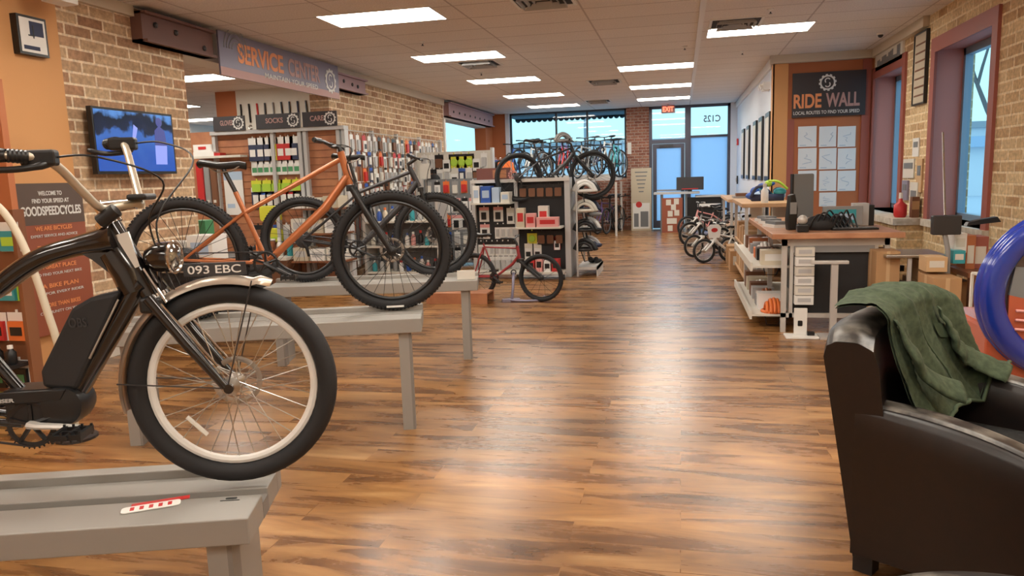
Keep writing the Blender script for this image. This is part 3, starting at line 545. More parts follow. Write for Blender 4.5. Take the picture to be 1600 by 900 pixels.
# ================================================================ BICYCLES
def wheel(parent, c, r, tr, rim_m, w_rim, knob=False, disc=.0, lod=1, spoke_m='steel', sidestripe=None, logo_=False, nsp=28):
    n = 56 if lod else 28
    mb = MB(rim_m); R0 = r-2*tr
    mb.torus(c, (0, 1, 0), R0-w_rim*.75, w_rim, n, 8, sq=.9); o = mb.build('wheel', parent, smooth=40)
    mb = MB(['tyre', 'tyre_wall']); mb.torus(c, (0, 1, 0), r-tr, tr, n, 12)
    if knob:
        for i in range(96):
            a = 2*PI*i/96
            for sgn, ph in ((-1, 0), (0, .5), (1, 0)):
                aa = a+ph*2*PI/96; phi = sgn*.75; rr = r-tr+tr*math.cos(phi)+.0015; cc = Vector((c[0]+rr*math.cos(aa), c[1]+tr*math.sin(phi), c[2]+rr*math.sin(aa)))
                d = Vector((math.cos(aa), 0, math.sin(aa))); tt = Vector((-math.sin(aa), 0, math.cos(aa))); nv = (d*math.cos(phi)+Vector((0, 1, 0))*math.sin(phi)).normalized(); bt = nv.cross(tt)
                vs = [cc+tt*(x_*.0055)+bt*(y_*.006)+nv*(z_*.004) for z_ in (-1, 1) for y_ in (-1, 1) for x_ in (-1, 1)]
                mb._add(vs, [(0, 2, 3, 1), (4, 5, 7, 6), (0, 1, 5, 4), (2, 6, 7, 3), (0, 4, 6, 2), (1, 3, 7, 5)])
    mb.build('tyre', o, smooth=40)
    if lod or nsp:
        mb = MB(spoke_m)
        for i in range(nsp):
            a = 2*PI*i/nsp; sd = 1 if i % 2 else -1; b = a+(.9 if (i//2) % 2 else -.9)
            p = Vector((c[0]+(R0-.006)*math.cos(a), c[1], c[2]+(R0-.006)*math.sin(a))); q = Vector((c[0]+.028*math.cos(b), c[1]+sd*.03, c[2]+.028*math.sin(b)))
            mb.tube([p, q], .0016 if lod else .002, 4)
        mb.build('spokes', o)
    MB('steel' if rim_m != 'black' else 'black').lathe([(.012, -.055), (.012, -.042), (.03, -.036), (.03, -.03), (.014, -.02), (.014, .02), (.03, .03), (.03, .036), (.012, .042), (.012, .055)], c, (0, 1, 0), 14 if lod else 8).build('hub', o, smooth=40)
    if disc:
        mb = MB('steel'); mb.torus((c[0], c[1]+.045, c[2]), (0, 1, 0), disc*.86, disc*.11, 36, 4, sq=.08)
        for i in range(6):
            a = i*PI/3; mb.tube([(c[0]+.02*math.cos(a), c[1]+.045, c[2]+.02*math.sin(a)), (c[0]+disc*.8*math.cos(a+.4), c[1]+.045, c[2]+disc*.8*math.sin(a+.4))], .004, 4)
        mb.build('brake_disc', o)
    return o
def crank(parent, bb, rr, m_arm='silver_paint', ang=0, lod=1, L_=.17, side=-1, ring_m='black'):
    s_ = side; mb = MB(ring_m); mb.torus((bb[0], s_*.05, bb[2]), (0, 1, 0), rr-.008, .009, 36 if lod else 18, 5, sq=.3)
    nt_ = 32 if lod else 12
    for i in range(nt_):
        a = 2*PI*i/nt_; mb.prism([(-.003, 0), (.003, 0), (.0015, .007), (-.0015, .007)], (bb[0]+rr*math.cos(a), s_*.05, bb[2]+rr*math.sin(a)), (-math.sin(a), 0, math.cos(a)), (math.cos(a), 0, math.sin(a)), .003)
    for i in range(5):
        a = 2*PI*i/5+.3; mb.tube([(bb[0], s_*.05, bb[2]), (bb[0]+(rr-.01)*math.cos(a), s_*.05, bb[2]+(rr-.01)*math.sin(a))], .008, 5)
    o = mb.build('chainring', parent)
    for sg, aa in ((s_, ang), (-s_, ang+PI)):
        e_ = Vector((bb[0]+L_*math.cos(aa), sg*.085, bb[2]+L_*math.sin(aa)))
        mb = MB(m_arm); mb.tube([(bb[0], sg*.055, bb[2]), (bb[0]+.03*math.cos(aa), sg*.07, bb[2]+.03*math.sin(aa)), e_], [.020, .016, .011], 8, sq=.7); c_ = mb.build('crank_arm', parent, smooth=40)
        mb = MB('black'); mb.tube([e_, e_+Vector((0, sg*.11, 0))], .009, 6)
        for dx in (-.038, .038): mb.box(e_.x+dx-.006, e_.x+dx+.006, min(e_.y+sg*.015, e_.y+sg*.105), max(e_.y+sg*.015, e_.y+sg*.105), e_.z-.011, e_.z+.011)
        for dy in (.018, .06, .102): mb.box(e_.x-.044, e_.x+.044, e_.y+sg*dy-.004, e_.y+sg*dy+.004, e_.z-.008, e_.z+.008)
        for dx in (-.04, -.013, .013, .04):
            for dy in (.02, .1): mb.box(e_.x+dx-.003, e_.x+dx+.003, e_.y+sg*dy-.003, e_.y+sg*dy+.003, e_.z-.017, e_.z+.017)
        mb.build('pedal', parent)
    return o
def saddle(parent, p, L_=.27, m='black', wd=.075):
    p = Vector(p); st = [(-.5, .95, .01), (-.46, 1.0, .02), (-.3, .95, .012), (-.1, .6, .0), (.1, .33, 0), (.35, .25, .004), (.5, .16, -.006)]
    def f(u, v):
        x_ = u*(len(st)-1); i = min(int(x_), len(st)-2); t = x_-i; a = [st[i][k]*(1-t)+st[i+1][k]*t for k in range(3)]
        an = PI*2*v; y_ = math.cos(an)*a[1]*wd; z_ = math.sin(an); z_ = z_*.016 if z_ > 0 else z_*.028
        return p+Vector((a[0]*L_, y_, a[2]+z_-.01))
    mb = MB(m); mb.grid(f, 24, 16); o = mb.build('saddle', parent, smooth=True)
    mb = MB('steel')
    for s_ in (-1, 1): mb.tube(bez([p+Vector((-.3*L_, s_*.03, -.02)), p+Vector((-.15*L_, s_*.022, -.05)), p+Vector((.15*L_, s_*.022, -.05)), p+Vector((.4*L_, s_*.01, -.015))], 3), .0035, 5)
    mb.build('saddle_rails', parent); return o
def grip(parent, a, b, m='black', r=.016):
    a = Vector(a); b = Vector(b); mb = MB(m); n = 10; mb.tube([a.lerp(b, i/n) for i in range(n+1)], [r*(1.0 if i % 2 else .9) for i in range(n+1)], 10); return mb.build('grip', parent, smooth=40)

# ---- black electric cruiser on the nearest bench
cb = thing('electric_cruiser_bicycle', 'black electric cruiser bicycle with champagne fender on the nearest bench', 'bicycle', (-1.438, 2.129, .52), math.radians(18.6))
r_ = .335; TR = .032
def A(px, py, w_=0):
    a = math.radians(18.6); u = Vector((math.cos(a), math.sin(a))); n_ = Vector((-u.y, u.x)); o = Vector((-1.438, 2.129))+n_*w_
    q = ray(px, py); t = o.dot(n_)/Vector((q.x, q.y)).dot(n_); p = Vector((q.x*t, q.y*t)); return Vector(((p-o).dot(u), w_, EYE+q.z*t-.52))
wf = wheel(cb, (0, 0, r_), r_, .032, 'white', .014, disc=.085, nsp=32)
mb = MB('off_white'); mb.tube([(-.155, -.012, r_-.10), (-.095, -.012, r_-.165)], [.013, .013], 8, sq=.4); mb.build('reflector', wf)
wheel(cb, (-1.14, 0, r_), r_, .032, 'white', .014, nsp=32)
h0 = A(172, 352); h1 = A(238, 462); ax = (h0-h1).normalized()
mb = MB('gloss_black'); mb.tube([h1+ax*.0, h0], [.036, .034], 14)
ht = h1+ax*.10
fr_top = bez([h0-ax*.045, A(120, 385), A(60, 405), A(0, 448), A(-70, 520), Vector((-1.0, 0, .50)), Vector((-1.13, 0, r_))], 5)
mb.tube([p for p in fr_top], [.070, .062, .056, .050, .046]+[.042]*(len(fr_top)-20)+[.030]*10+[.02]*5, 14, sq=.75)
mb.tube([h1+ax*.05, A(215, 450), A(120, 618)], [.045, .042, .035], 12, sq=.8)
bbA = A(62, 655); bbA.y = 0
seat_b = Vector((bbA.x+.0, 0, bbA.z+.03)); seat_t = Vector((-.86, 0, .66))
mb.tube([seat_b, seat_t], .019, 10)
mb.tube([A(178, 392), A(200, 425), A(212, 455)], [.046, .050, .046], 14).prism([(q_.x, q_.z) for q_ in (A(120, 388), A(175, 362), A(205, 385), A(238, 455), A(212, 480), A(196, 452), A(176, 425), A(150, 405))], (0, 0, 0), (1, 0, 0), (0, 0, 1), .052)
for s_ in (-1, 1): mb.tube([(bbA.x-.03, s_*.04, bbA.z), (-1.14, s_*.06, r_)], [.014, .010], 8)
mb.build('frame', cb, smooth=50)
MB('chrome').lathe([(.040, 0), (.040, .016), (.036, .02)], h0, ax, 16).build('headset_ring', cb, smooth=40)
MB('chrome').lathe([(.040, -.02), (.040, .0)], h1, ax, 16).build('headset_ring', cb, smooth=40)
# battery and motor
mb = MB('black_matte'); pl = [A(197, 452), A(150, 462), A(122, 478), A(74, 575), A(78, 600), A(130, 603), A(150, 560)]
mb.prism([(p.x, p.z) for p in pl], (0, 0, 0), (1, 0, 0), (0, 0, 1), .095); bt = mb.build('battery', cb, bevel=.012)
tx = A(125, 500); text('OBS', (tx.x+.015, -.0485, tx.z), (1, 0, 0), (0, 0, 1), .055, .03, 'dark_steel', bt, 'battery_mark', world=False)
MB('steel').tube([A(185, 468, -.05), A(140, 560, -.05)], .004, 5).build('battery_rail', cb)
mo = A(108, 628); mb = MB('black'); mb.lathe([(.02, -.06), (.062, -.055), (.068, -.03), (.068, .03), (.062, .055), (.02, .06)], mo, (0, 1, 0), 24); mb.box(bbA.x-.07, mo.x+.02, -.05, .05, mo.z-.05, mo.z+.06); mb.build('motor', cb, smooth=40)
mb = MB('black'); a0 = A(105, 607, -.05); mb.prism([(a0.x, a0.z), (a0.x-.02, a0.z-.035), (-1.12, r_-.02), (-1.14, r_+.03)], (0, -.055, 0), (1, 0, 0), (0, 0, 1), .012); cg = mb.build('chain_guard', cb, bevel=.003)
tg = A(10, 630, -.06); text('CRUISER', (tg.x-.02, -.0625, tg.z+.008), (1, 0, 0), (0, 0, 1), .09, .012, 'light_grey', cg, 'lettering', world=False)
crank(cb, bbA, .075, 'silver_paint', math.radians(-3), L_=.165)
mb = MB('dark_steel'); mb.tube([(bbA.x, -.05, bbA.z-.075), (-1.14, -.05, r_-.045)], .004, 5).tube([(bbA.x, -.05, bbA.z+.075), (-1.14, -.05, r_+.045)], .004, 5); mb.build('chain', cb)
# fork
hub = Vector((0, 0, r_)); cr = h1-ax*.02
mb = MB('black'); mb.box(cr.x-.03, cr.x+.04, -.065, .065, cr.z-.03, cr.z+.02)
mb.build('fork_crown', cb, bevel=.01)
fk = MB('gloss_black')
for s_ in (-1, 1): fk.tube([(cr.x, s_*.058, cr.z+.02), (cr.x*.55, s_*.058, r_+(cr.z-r_)*.55), (-.012, s_*.058, r_+.005)], [.020, .0185, .013], 10); fk.lathe([(.016, -.006), (.016, .006)], (0, s_*.062, r_), (0, 1, 0), 12)
fk.build('fork', cb, smooth=40)
mb = MB('chrome')
for s_ in (-1, 1): mb.tube([(cr.x+.035, s_*.058, cr.z-.0), (-.03, s_*.058, r_+.075)], .0045, 6)
mb.tube([h1+ax*.10+Vector((.035, -.03, 0)), cr+Vector((.05, -.05, .0))], .005, 6).tube([h1+ax*.10+Vector((.035, .03, 0)), cr+Vector((.05, .05, .0))], .005, 6)
mb.prism([(-.02, .04), (.02, .05), (.045, -.06), (.03, -.065)], h0+Vector((.045, -.03, -.07)), (1, 0, 0), (0, 0, 1), .01); mb.build('chrome_stay', cb)
# fender
mb = MB('fender_champagne'); R1 = r_+.026
def fn(u, v):
    a = math.radians(66+u*(192-66)); phi = (v-.5)*2.3; rr = R1+.034*(math.cos(phi)-1)*1.1+(.012 if u < .06 else 0)
    wd = .040*min(1, .35+u*14); return Vector((rr*math.cos(a), wd*math.sin(phi), r_+rr*math.sin(a)))
mb.grid(fn, 40, 12)
def fn2(u, v): p = fn(u, v); d = Vector((p.x, 0, p.z-r_)).normalized(); return p-d*.0025
mb.grid(fn2, 40, 12); fd = mb.build('front_fender', cb, smooth=True)
mb = MB('dark_steel')
for s_ in (-1, 1): mb.tube([(-.005, s_*.06, r_), (.095*1.0, s_*.045, r_+.345)], .0025, 5).tube([(-.005, s_*.06, r_), (-.35, s_*.042, r_+.03)], .0025, 5)
mb.build('fender_stay', fd)

def plate(u, v):
    return Vector((-.135+.20*u, 0, r_+R1-.008+.055*v-.5*(u-.5)**2*.06))
mb.box(-.125, .07, -.004, .004, r_+R1-.0, r_+R1+.042); pt = mb.build('number_plate', cb, bevel=.002)
text('093 EBC', (-.028, -.0045, r_+R1+.021), (1, 0, 0), (0, 0, 1), .165, .026, 'white', pt, 'plate_number', bold=.005, world=False)
# headlamp
lc = A(262, 402); lc.y = -.0; mb = MB('gloss_black'); mb.lathe([(.005, -.075), (.03, -.065), (.048, -.03), (.05, .02)], lc, (1, -.15, 0), 24); mb.tube([lc+Vector((-.03, 0, -.04)), cr+Vector((.02, 0, .03))], .007, 6); hl = mb.build('headlamp', cb, smooth=40)
MB('chrome').torus(lc+Vector((.022, -.004, 0)), (1, -.15, 0), .048, .006, 28, 6).lathe([(.045, .018), (.02, -.01), (.001, -.015)], lc, (1, -.15, 0), 24).build('reflector_bowl', hl, smooth=40)
MB('headlight').lathe([(.046, .022), (.03, .036), (.001, .04)], lc, (1, -.15, 0), 24).build('lens', hl, smooth=40)
# handlebar: rises from the stem and sweeps back to two grips
st = h0+ax*.06; cl = A(212, 318)
mb = MB('chrome'); mb.tube([h0+ax*.01, st+ax*.02], .016, 10).tube([st, cl], [.022, .018], 10).build('stem', cb, smooth=40)
cl = Vector((cl.x, 0, cl.z))
nr = [A(185, 322, -.05), A(158, 325, -.10), A(125, 295, -.17), A(92, 262, -.24), A(62, 247, -.29), A(10, 243, -.33), A(-70, 240, -.345)]
fr_ = [A(205, 305, .05), A(207, 285, .09), A(203, 262, .16), A(194, 236, .24)]

ry = [Vector((p.x, p.y, p.z)) for p in nr]; ly = [A(220, 318, .04), A(215, 298, .10), A(206, 264, .19), A(198, 236, .25), A(192, 225, .30), A(180, 222, .335), A(166, 226, .355)]
hb = bez(list(reversed(ry))+[cl]+ly, 6)
hbm = MB('bar_champagne').tube(hb, .0125, 10).build('handlebar', cb, smooth=True)
for s_, pts in ((-1, ry), (1, ly)):
    g = grip(cb, pts[-3].lerp(pts[-2], .35), pts[-2], r=.020); grip(cb, pts[-2], pts[-1], r=.020)
    br_ = pts[-3]; MB('black').box(br_.x-.045, br_.x+.045, br_.y-.02, br_.y+.02, br_.z-.022, br_.z+.022).build('brake_clamp', cb, bevel=.008)
    mb = MB('black'); mb.tube(bez([br_+Vector((.03, -s_*.01, -.01)), br_+Vector((.0, s_*.035, -.025)), br_+Vector((-.08, s_*.05, -.03)), br_+Vector((-.14, s_*.05, -.015))], 4), [.011]*4+[.009]*8+[.007], 7); mb.build('brake_lever', cb, smooth=True)
    mb = MB('black'); e2 = br_+Vector((.05, 0, 0)); mb.tube(bez([br_+Vector((.03, 0, 0)), br_+Vector((.14, -s_*.02, .0)), br_+Vector((.27, -s_*.13, -.07)), Vector((h0.x+.13, s_*.03, h0.z-.0)), Vector((h1.x+.08, s_*.03, h1.z+.02))], 8), .0032, 5); mb.build('brake_cable', cb, smooth=True)
MB('black').box(cl.x-.01, cl.x+.05, -.05, .05, cl.z+.01, cl.z+.03).build('display', cb, bevel=.008)
MB('black').tube([cl+Vector((-.02, -.10, -.015)), cl+Vector((-.07, -.10, -.05))], .022, 10).build('bell', cb, smooth=40)
MB('steel').tube([seat_t, seat_t+Vector((-.04, 0, .22))], .0135, 10).build('seat_post', cb, smooth=40); saddle(cb, seat_t+Vector((-.045, 0, .26)), .28, 'brown', .11)
mb = MB('fender_champagne')
def fn3(u, v): a = math.radians(20+u*150); phi = (v-.5)*2.3; rr = R1+.034*(math.cos(phi)-1); return Vector((-1.14+rr*math.cos(a), .04*math.sin(phi), r_+rr*math.sin(a)))
mb.grid(fn3, 30, 8).build('rear_fender', cb, smooth=True)

# ---- generic mountain / hybrid bicycle
def mtb(name, label, loc, yaw, r, wb, S, fm_, group=None, lod=1, fork_m='black', acc='black', tr=.028, knob=True, cat='bicycle', rim='black', bar_w=.36, seat_m='black', wide=.0165):
    t_ = thing(name, label, cat, loc, math.radians(yaw), group)
    V = {k: Vector((v[0], 0, v[1])) for k, v in S.items()}
    f_ = V.get('f', Vector((0, 0, r))); rr_ = V['rh'] if 'rh' in V else Vector((-wb, 0, r))
    wheel(t_, f_, r, tr, rim, .012 if lod else .007, knob, .08 if lod else 0, lod, 'black' if rim == 'black' else 'steel', nsp=28 if lod else 14); wheel(t_, rr_, r, tr, rim, .012 if lod else .007, knob, .07 if lod else 0, lod, 'black' if rim == 'black' else 'steel', nsp=28 if lod else 14)
    mb = MB(fm_); mb.tube([V['hb'], V['ht']], .023 if lod else .02, 10)
    mb.tube([V['hb'].lerp(V['ht'], .25), V['hb'].lerp(V['bb'], .3), V['bb']], [wide*1.7, wide*1.8, wide*1.4], 10)
    mb.tube([V['hb'].lerp(V['ht'], .8), V['tt']], wide, 10).tube([V['bb'], V['sc']], wide, 10)
    for s_ in (-1, 1): mb.tube([V['tt']+Vector((0, s_*.012, 0)), V['tt'].lerp(rr_, .4)+Vector((0, s_*.045, 0)), rr_+Vector((0, s_*.058, 0))], [.010, .009, .008], 7).tube([V['bb']+Vector((0, s_*.02, 0)), V['bb'].lerp(rr_, .35)+Vector((0, s_*.05, 0)), rr_+Vector((0, s_*.058, 0))], [.013, .010, .009], 7)
    mb.lathe([(.022, -.036), (.022, .036)], V['bb'], (0, 1, 0), 12); mb.build('frame', t_, smooth=50)
    ax = (V['ht']-V['hb']).normalized(); cr_ = V['hb']-ax*.02; off = .062 if lod else .045
    mb = MB(fork_m); mb.box(cr_.x-.022, cr_.x+.03, -off-.012, off+.012, cr_.z-.022, cr_.z+.015)
    for s_ in (-1, 1): mb.tube([cr_+Vector((.005, s_*off, 0)), f_+Vector((0, s_*off, 0))+(cr_-f_)*.5, f_+Vector((0, s_*off, 0))], [.0165, .021, .016], 9)
    if lod: mb.torus(f_+(cr_-f_)*.55+Vector((.02, 0, 0)), (1, 0, .2), off, .010, 16, 6, a0=PI, a1=2*PI)
    mb.build('fork', t_, smooth=40)
    bz = V['bar']; MB('black').tube([V['ht'], V['ht']+ax*.03, bz], .016, 8).build('stem', t_, smooth=40)
    MB('black').tube(bez([bz+Vector((-.05, -bar_w, .02)), bz+Vector((-.02, -bar_w*.5, .015)), bz, bz+Vector((-.02, bar_w*.5, .015)), bz+Vector((-.05, bar_w, .02))], 5), .0125 if lod else .012, 8).build('handlebar', t_, smooth=True)
    for s_ in (-1, 1):
        grip(t_, bz+Vector((-.05, s_*bar_w, .02)), bz+Vector((-.03, s_*(bar_w-.13), .017)), acc)
        if lod: MB('black').tube([bz+Vector((-.02, s_*(bar_w-.16), .01)), bz+Vector((.05, s_*(bar_w-.14), -.01)), bz+Vector((.04, s_*(bar_w-.04), -.02))], .006, 6).build('brake_lever', t_); MB('black').tube(bez([bz+Vector((.03, s_*(bar_w-.16), 0)), bz+Vector((.12, s_*.05, -.02)), bz+Vector((.09, s_*.02, -.14)), f_+(cr_-f_)*.7+Vector((.02, s_*.04, 0))], 6), .0028, 5).build('brake_cable', t_, smooth=True)
    MB('black').tube([V['sc'], V['sp']], .0135, 8).build('seat_post', t_, smooth=40); saddle(t_, V['sp']+Vector((0, 0, .035)), .27, seat_m)
    crank(t_, V['bb'], .075 if lod else .06, 'black' if lod else 'dark_steel', math.radians(-28), lod, .17 if lod else .11)
    mb = MB('dark_steel'); mb.tube([V['bb']+Vector((0, -.05, .07)), rr_+Vector((0, -.05, .04))], .004, 4).tube([V['bb']+Vector((0, -.05, -.07)), rr_+Vector((.03, -.05, -.12)) if lod else rr_+Vector((0, -.05, -.04))], .004, 4); mb.build('chain', t_)
    if lod:
        mb = MB('dark_steel')
        for k in range(7): mb.lathe([(.028+.007*k, -.004), (.031+.007*k, 0), (.028+.007*k, .002)], rr_+Vector((0, -.052+.005*k, 0)), (0, 1, 0), 20)
        mb.build('cassette', t_); MB('black').tube([rr_+Vector((.0, -.06, -.02)), rr_+Vector((.03, -.07, -.07)), rr_+Vector((.04, -.06, -.14))], [.014, .012, .010], 7).build('derailleur', t_, smooth=40)
    return t_
def inplane(o, yaw, z0):
    a = math.radians(yaw); u = Vector((math.cos(a), math.sin(a))); n_ = Vector((-u.y, u.x)); o = Vector(o)
    def g(px, py):
        q = ray(px, py); t = o.dot(n_)/Vector((q.x, q.y)).dot(n_); p = Vector((q.x*t, q.y*t)); return ((p-o).dot(u), EYE+q.z*t-z0)
    return g
oB = (-1.775, 4.403); g = inplane(oB, 19, .69)
SB = dict(hb=g(547, 288), ht=g(532, 237), bb=g(418, 410), tt=g(381, 333), sc=g(368, 300), sp=g(349, 264), bar=g(518, 228), rh=(g(290, 400)[0], .376))
b_ = mtb('mountain_bicycle', 'copper orange mountain bike with black tyres on the middle bench', (oB[0], oB[1], .69), 19, .376, 1.19, SB, 'copper', tr=.031, wide=.0155)
MB('white').box(-.05, .06, -.0325, -.031, .018, .03).build('tyre_lettering', b_)
gd = Vector((SB['hb'][0], 0, SB['hb'][1])).lerp(Vector((SB['bb'][0], 0, SB['bb'][1])), .35)
oC = (-2.072, 6.15); g = inplane(oC, 18, .67)
SC = dict(hb=g(655, 292), ht=g(640, 262), bb=g(560, 388), tt=g(562, 300), sc=g(556, 285), sp=g(545, 250), bar=g(650, 248), rh=g(475, 374))
SC['rh'] = (SC['rh'][0], .36)
mtb('mountain_bicycle', 'dark grey mountain bike on the farthest bench', (oC[0], oC[1], .67), 18, .36, 1.1, SC, 'dark_steel', tr=.029)
# ---- red BMX and its purple stand
oD = (-1.64, 8.75); g = inplane(oD, -12, 0)
SD = dict(hb=g(812, 404), ht=g(808, 384), bb=g(775, 432), tt=g(756, 386), sc=g(755, 380), sp=g(753, 370), bar=g(803, 373), rh=(-.88, .29))
mtb('bmx_bicycle', 'small red and white bicycle standing before the accessory gondola', (oD[0], oD[1], 0), -12, .29, .88, SD, 'dark_red', lod=0, tr=.024, knob=False, bar_w=.25, wide=.010)
q = atZ(800, 470, 0); t_ = thing('bicycle_floor_stand', 'purple bent-tube floor stand holding the small red bicycle', 'bike stand', (q.x, q.y, 0), math.radians(20))
mb = MB('purple_grey'); mb.tube(bez([(-.05, 0, .02), (.05, -.1, .015), (.3, -.16, .015), (.45, -.05, .015), (.42, .12, .015)], 6), .014, 7).tube([(0, 0, .02), (.02, .03, .14), (.04, .08, .34)], .018, 7); mb.build('tube', t_, smooth=True)
MB('purple_grey').box(-.12, .1, -.05, .05, 0, .025).build('foot', t_); MB('dark_steel').torus((.04, .08, .34), (0, 1, 0), .03, .008, 12, 5).build('hook', t_)
a = atZ(683, 466, 0); b = atZ(778, 464, 0); t_ = thing('wooden_platform', 'low reddish wooden platform behind the farthest bench', 'platform', ((a.x+b.x)/2, a.y-.42, 0)); hw = (b.x-a.x)/2
each('side_rail', 'wood_red', ((-hw, hw, 0, .03, 0, .11), (-hw, hw, .32, .35, 0, .11)), t_, world=False); MB('wood_red').box(-hw, hw, 0, .35, .11, .13).build('deck', t_)
# ---- bike standing on top of the gondola
oE = (-1.30, 11.35); g = inplane(oE, 20, 1.12)
SE = dict(f=(0, .36), hb=(-.27, .66), ht=(-.31, .80), bb=(-.66, .33), tt=(-.80, .60), sc=(-.82, .66), sp=(-.88, .86), bar=(-.36, .86), rh=(-1.12, .36))
mtb('mountain_bicycle', 'full suspension bike displayed high on top of the gondola', (oE[0], oE[1], 1.13), 20, .36, 1.1, SE, 'dark_steel', tr=.028, lod=1, knob=False)
# ================================================================ ARMCHAIR AND JACKET
def armchair(label, loc, rz, worn):
    t_ = thing('armchair', label, 'armchair', loc, rz, None)
    W_, D_ = .86, .82; aw = .13   # local: +x is forward, y across; origin at back near corner
    def back_h(v): return .86+.05*math.sin(PI*v)
    # back: rounded slab curving at its two ends
    def bk(u, v):
        # u across width, v round the section outer bottom -> top -> inner bottom
        y_ = u*W_; k = (u-.5)*2; bow = -.05*(1-abs(k)**3); th = .15
        top = .90+.03*(1-k*k); sec = [(-.01, .10), (-.07, .45), (-.14, top-.06), (-.13, top-.018), (-.095, top), (-.02, top+.004), (.035, top-.02), (.055, top-.07), (.11, .40), (th-.02, .2)]
        x_ = v*(len(sec)-1); i = min(int(x_), len(sec)-2); f_ = x_-i; a = sec[i]; b = sec[i+1]
        e_ = .03*max(0, abs(k)-.86)/.14
        return Vector((a[0]*(1-f_)+b[0]*f_+bow+.07, y_, a[1]*(1-f_)+b[1]*f_-e_))
    mb = MB('leather'); mb.grid(bk, 24, 27)
    for u in (0, 1):
        ring = [bk(u, j/27) for j in range(28)]; mb._add(ring, [tuple(range(28))])
    mb.build('backrest', t_, smooth=55)
    MB('leather_worn_sheen').grid(lambda u, v: bk(u, .40+v*.27)+Vector((0, 0, .0025)), 24, 8).build('top_edge_highlight', t_, smooth=True) if worn else None  # highlight along the back's top edge, put into the colour
    def arm_top(x_): 
        s_ = max(0, min(1, (x_-.1)/(D_-.1))); return .655-.02*s_-.17*s_**2.4
    for nm_, y0, y1 in (('arm', 0, aw), ('arm', W_-aw, W_)):
        def ar(u, v, y0=y0, y1=y1):
            x_ = .05+u*(D_-.05); z_ = arm_top(x_); bulge = .012*math.sin(PI*min(1, u*1.2))
            sec = [(y0, .08), (y0-bulge, z_*.5), (y0-bulge, z_-.04), (y0+.008, z_-.012), (y0+.03, z_), (y1-.03, z_), (y1-.008, z_-.012), (y1+bulge, z_-.05), (y1, .25), (y1, .08)]
            q = v*(len(sec)-1); i = min(int(q), len(sec)-2); f_ = q-i; a = sec[i]; b = sec[i+1]; return Vector((x_, a[0]*(1-f_)+b[0]*f_, a[1]*(1-f_)+b[1]*f_))
        mb = MB('leather'); mb.grid(ar, 20, 27)
        for u in (0, 1): mb._add([ar(u, j/27) for j in range(28)], [tuple(range(28))])
        o = mb.build(nm_, t_, smooth=55)
        MB('leather_worn_sheen').grid(lambda u, v: ar(.03+u*.97, .36+v*.22)+Vector((0, 0, .003)), 24, 10).build('worn_highlight_strip', o, smooth=True)  # pale arm top: real wear plus a highlight put into the colour
        MB('leather_torn').grid(lambda u, v: ar(.72+u*.28, .24+v*.42)+Vector((0, -.001 if y0 < .1 else 0, .0045)), 10, 10).build('torn_patch', o, smooth=True)
    MB('leather').rbox(.16, D_-.03, aw+.005, W_-aw-.005, .26, .42, .05).build('seat_cushion', t_, smooth=40, bevel=.02)
    MB('leather').box(.04, D_-.04, .03, W_-.03, .07, .27).build('seat_base', t_)
    for x_ in (.05, D_-.12):
        for y_ in (.03, W_-.1): MB('black').box(x_, x_+.07, y_, y_+.07, 0, .08).build('foot', t_)
    return t_
TH = math.radians(-33); CL = (.572, 2.83, 0)
ch = armchair('dark brown leather armchair under a green jacket, at right', CL, TH, True)
MB('fleece_black').rbox(.18, .78, .14, .72, .42, .445, .06).build('seat_throw', ch, bevel=.01)
# jacket: a draped sheet over the back, with folds, hem, collar and a sleeve
jk = thing('green_jacket', 'dark green fleece jacket draped over the armchair back', 'jacket', (CL[0], CL[1], 0), TH)
def rid(x_): return 1-abs(math.sin(x_))**.7
def fold(u, v): return .024*rid(u*11-v*3.2+.4)+.014*rid(u*19-v*6+1)+.005*math.sin(u*37-v*12)+.004*math.sin(u*9+v*13)-.012
def sheet(u, v, off=0, y0=.09, y1=.89, back=.0, front=.44):
    # u across, v along: outer back hem -> over top -> inside hem
    y_ = y0+u*(y1-y0)+.02*math.sin(v*5+u*3); k = (y_/.86-.5)*2; top = .955+.045*(1-min(1, abs(k))**2)-(.20*max(0, abs(k)-.97)**.8 if abs(k) > .97 else 0)
    bow = -.05*(1-min(1, abs(k))**3)+.07; L_ = back+.17+front; s_ = v*L_; fl = fold(u, v)
    if s_ < back+.17: t = s_/(back+.17); an = PI*(.70-.70*t); x_ = -.045+.115*math.cos(an); z_ = top-.045+.055*math.sin(an); n_ = (math.cos(an), math.sin(an))
    else: t = (s_-back-.17)/front; x_ = .07+.09*t+.07*t*t; z_ = top-.05-(s_-back-.17)*.97; n_ = (1, .1)
    if z_ < .668 and y_ > .72: 
        x_ += (.668-z_)*.15; z_ = .668+.004*math.sin(u*40)
    g_ = off+fl*(1.0 if s_ > back+.08 else .5)
    return Vector((x_+bow+n_[0]*g_, y_, z_+n_[1]*g_))
mb = MB('fleece'); nu, nv = 60, 60
def jf(off):
    def h(u, v):
        fr = .33+.09*math.sin(u*2.6+.4)+.03*math.sin(u*9); return sheet(u, v, off+.012, front=fr)
    return h
mb.grid(jf(0), nu, nv); mb.grid(jf(-.009), nu, nv)
mb.build('body', jk, smooth=True)
mb = MB('fleece')   # near side panel falling over the corner
def panel(u, v):
    a = v; y_ = .30-.02*u-.22*u+.05*math.sin(v*3); return Vector((.14+.13*u*.5+.16*v+.016*math.sin(u*14+v*5), .42*(1-u)+.03-.03+.06*v, .86-.0*u-.30*v-.10*v*v+.03*u))
sl = bez([(.12, .14, .95), (.165, .17, .86), (.19, .21, .78), (.23, .26, .71), (.30, .34, .665)], 6)
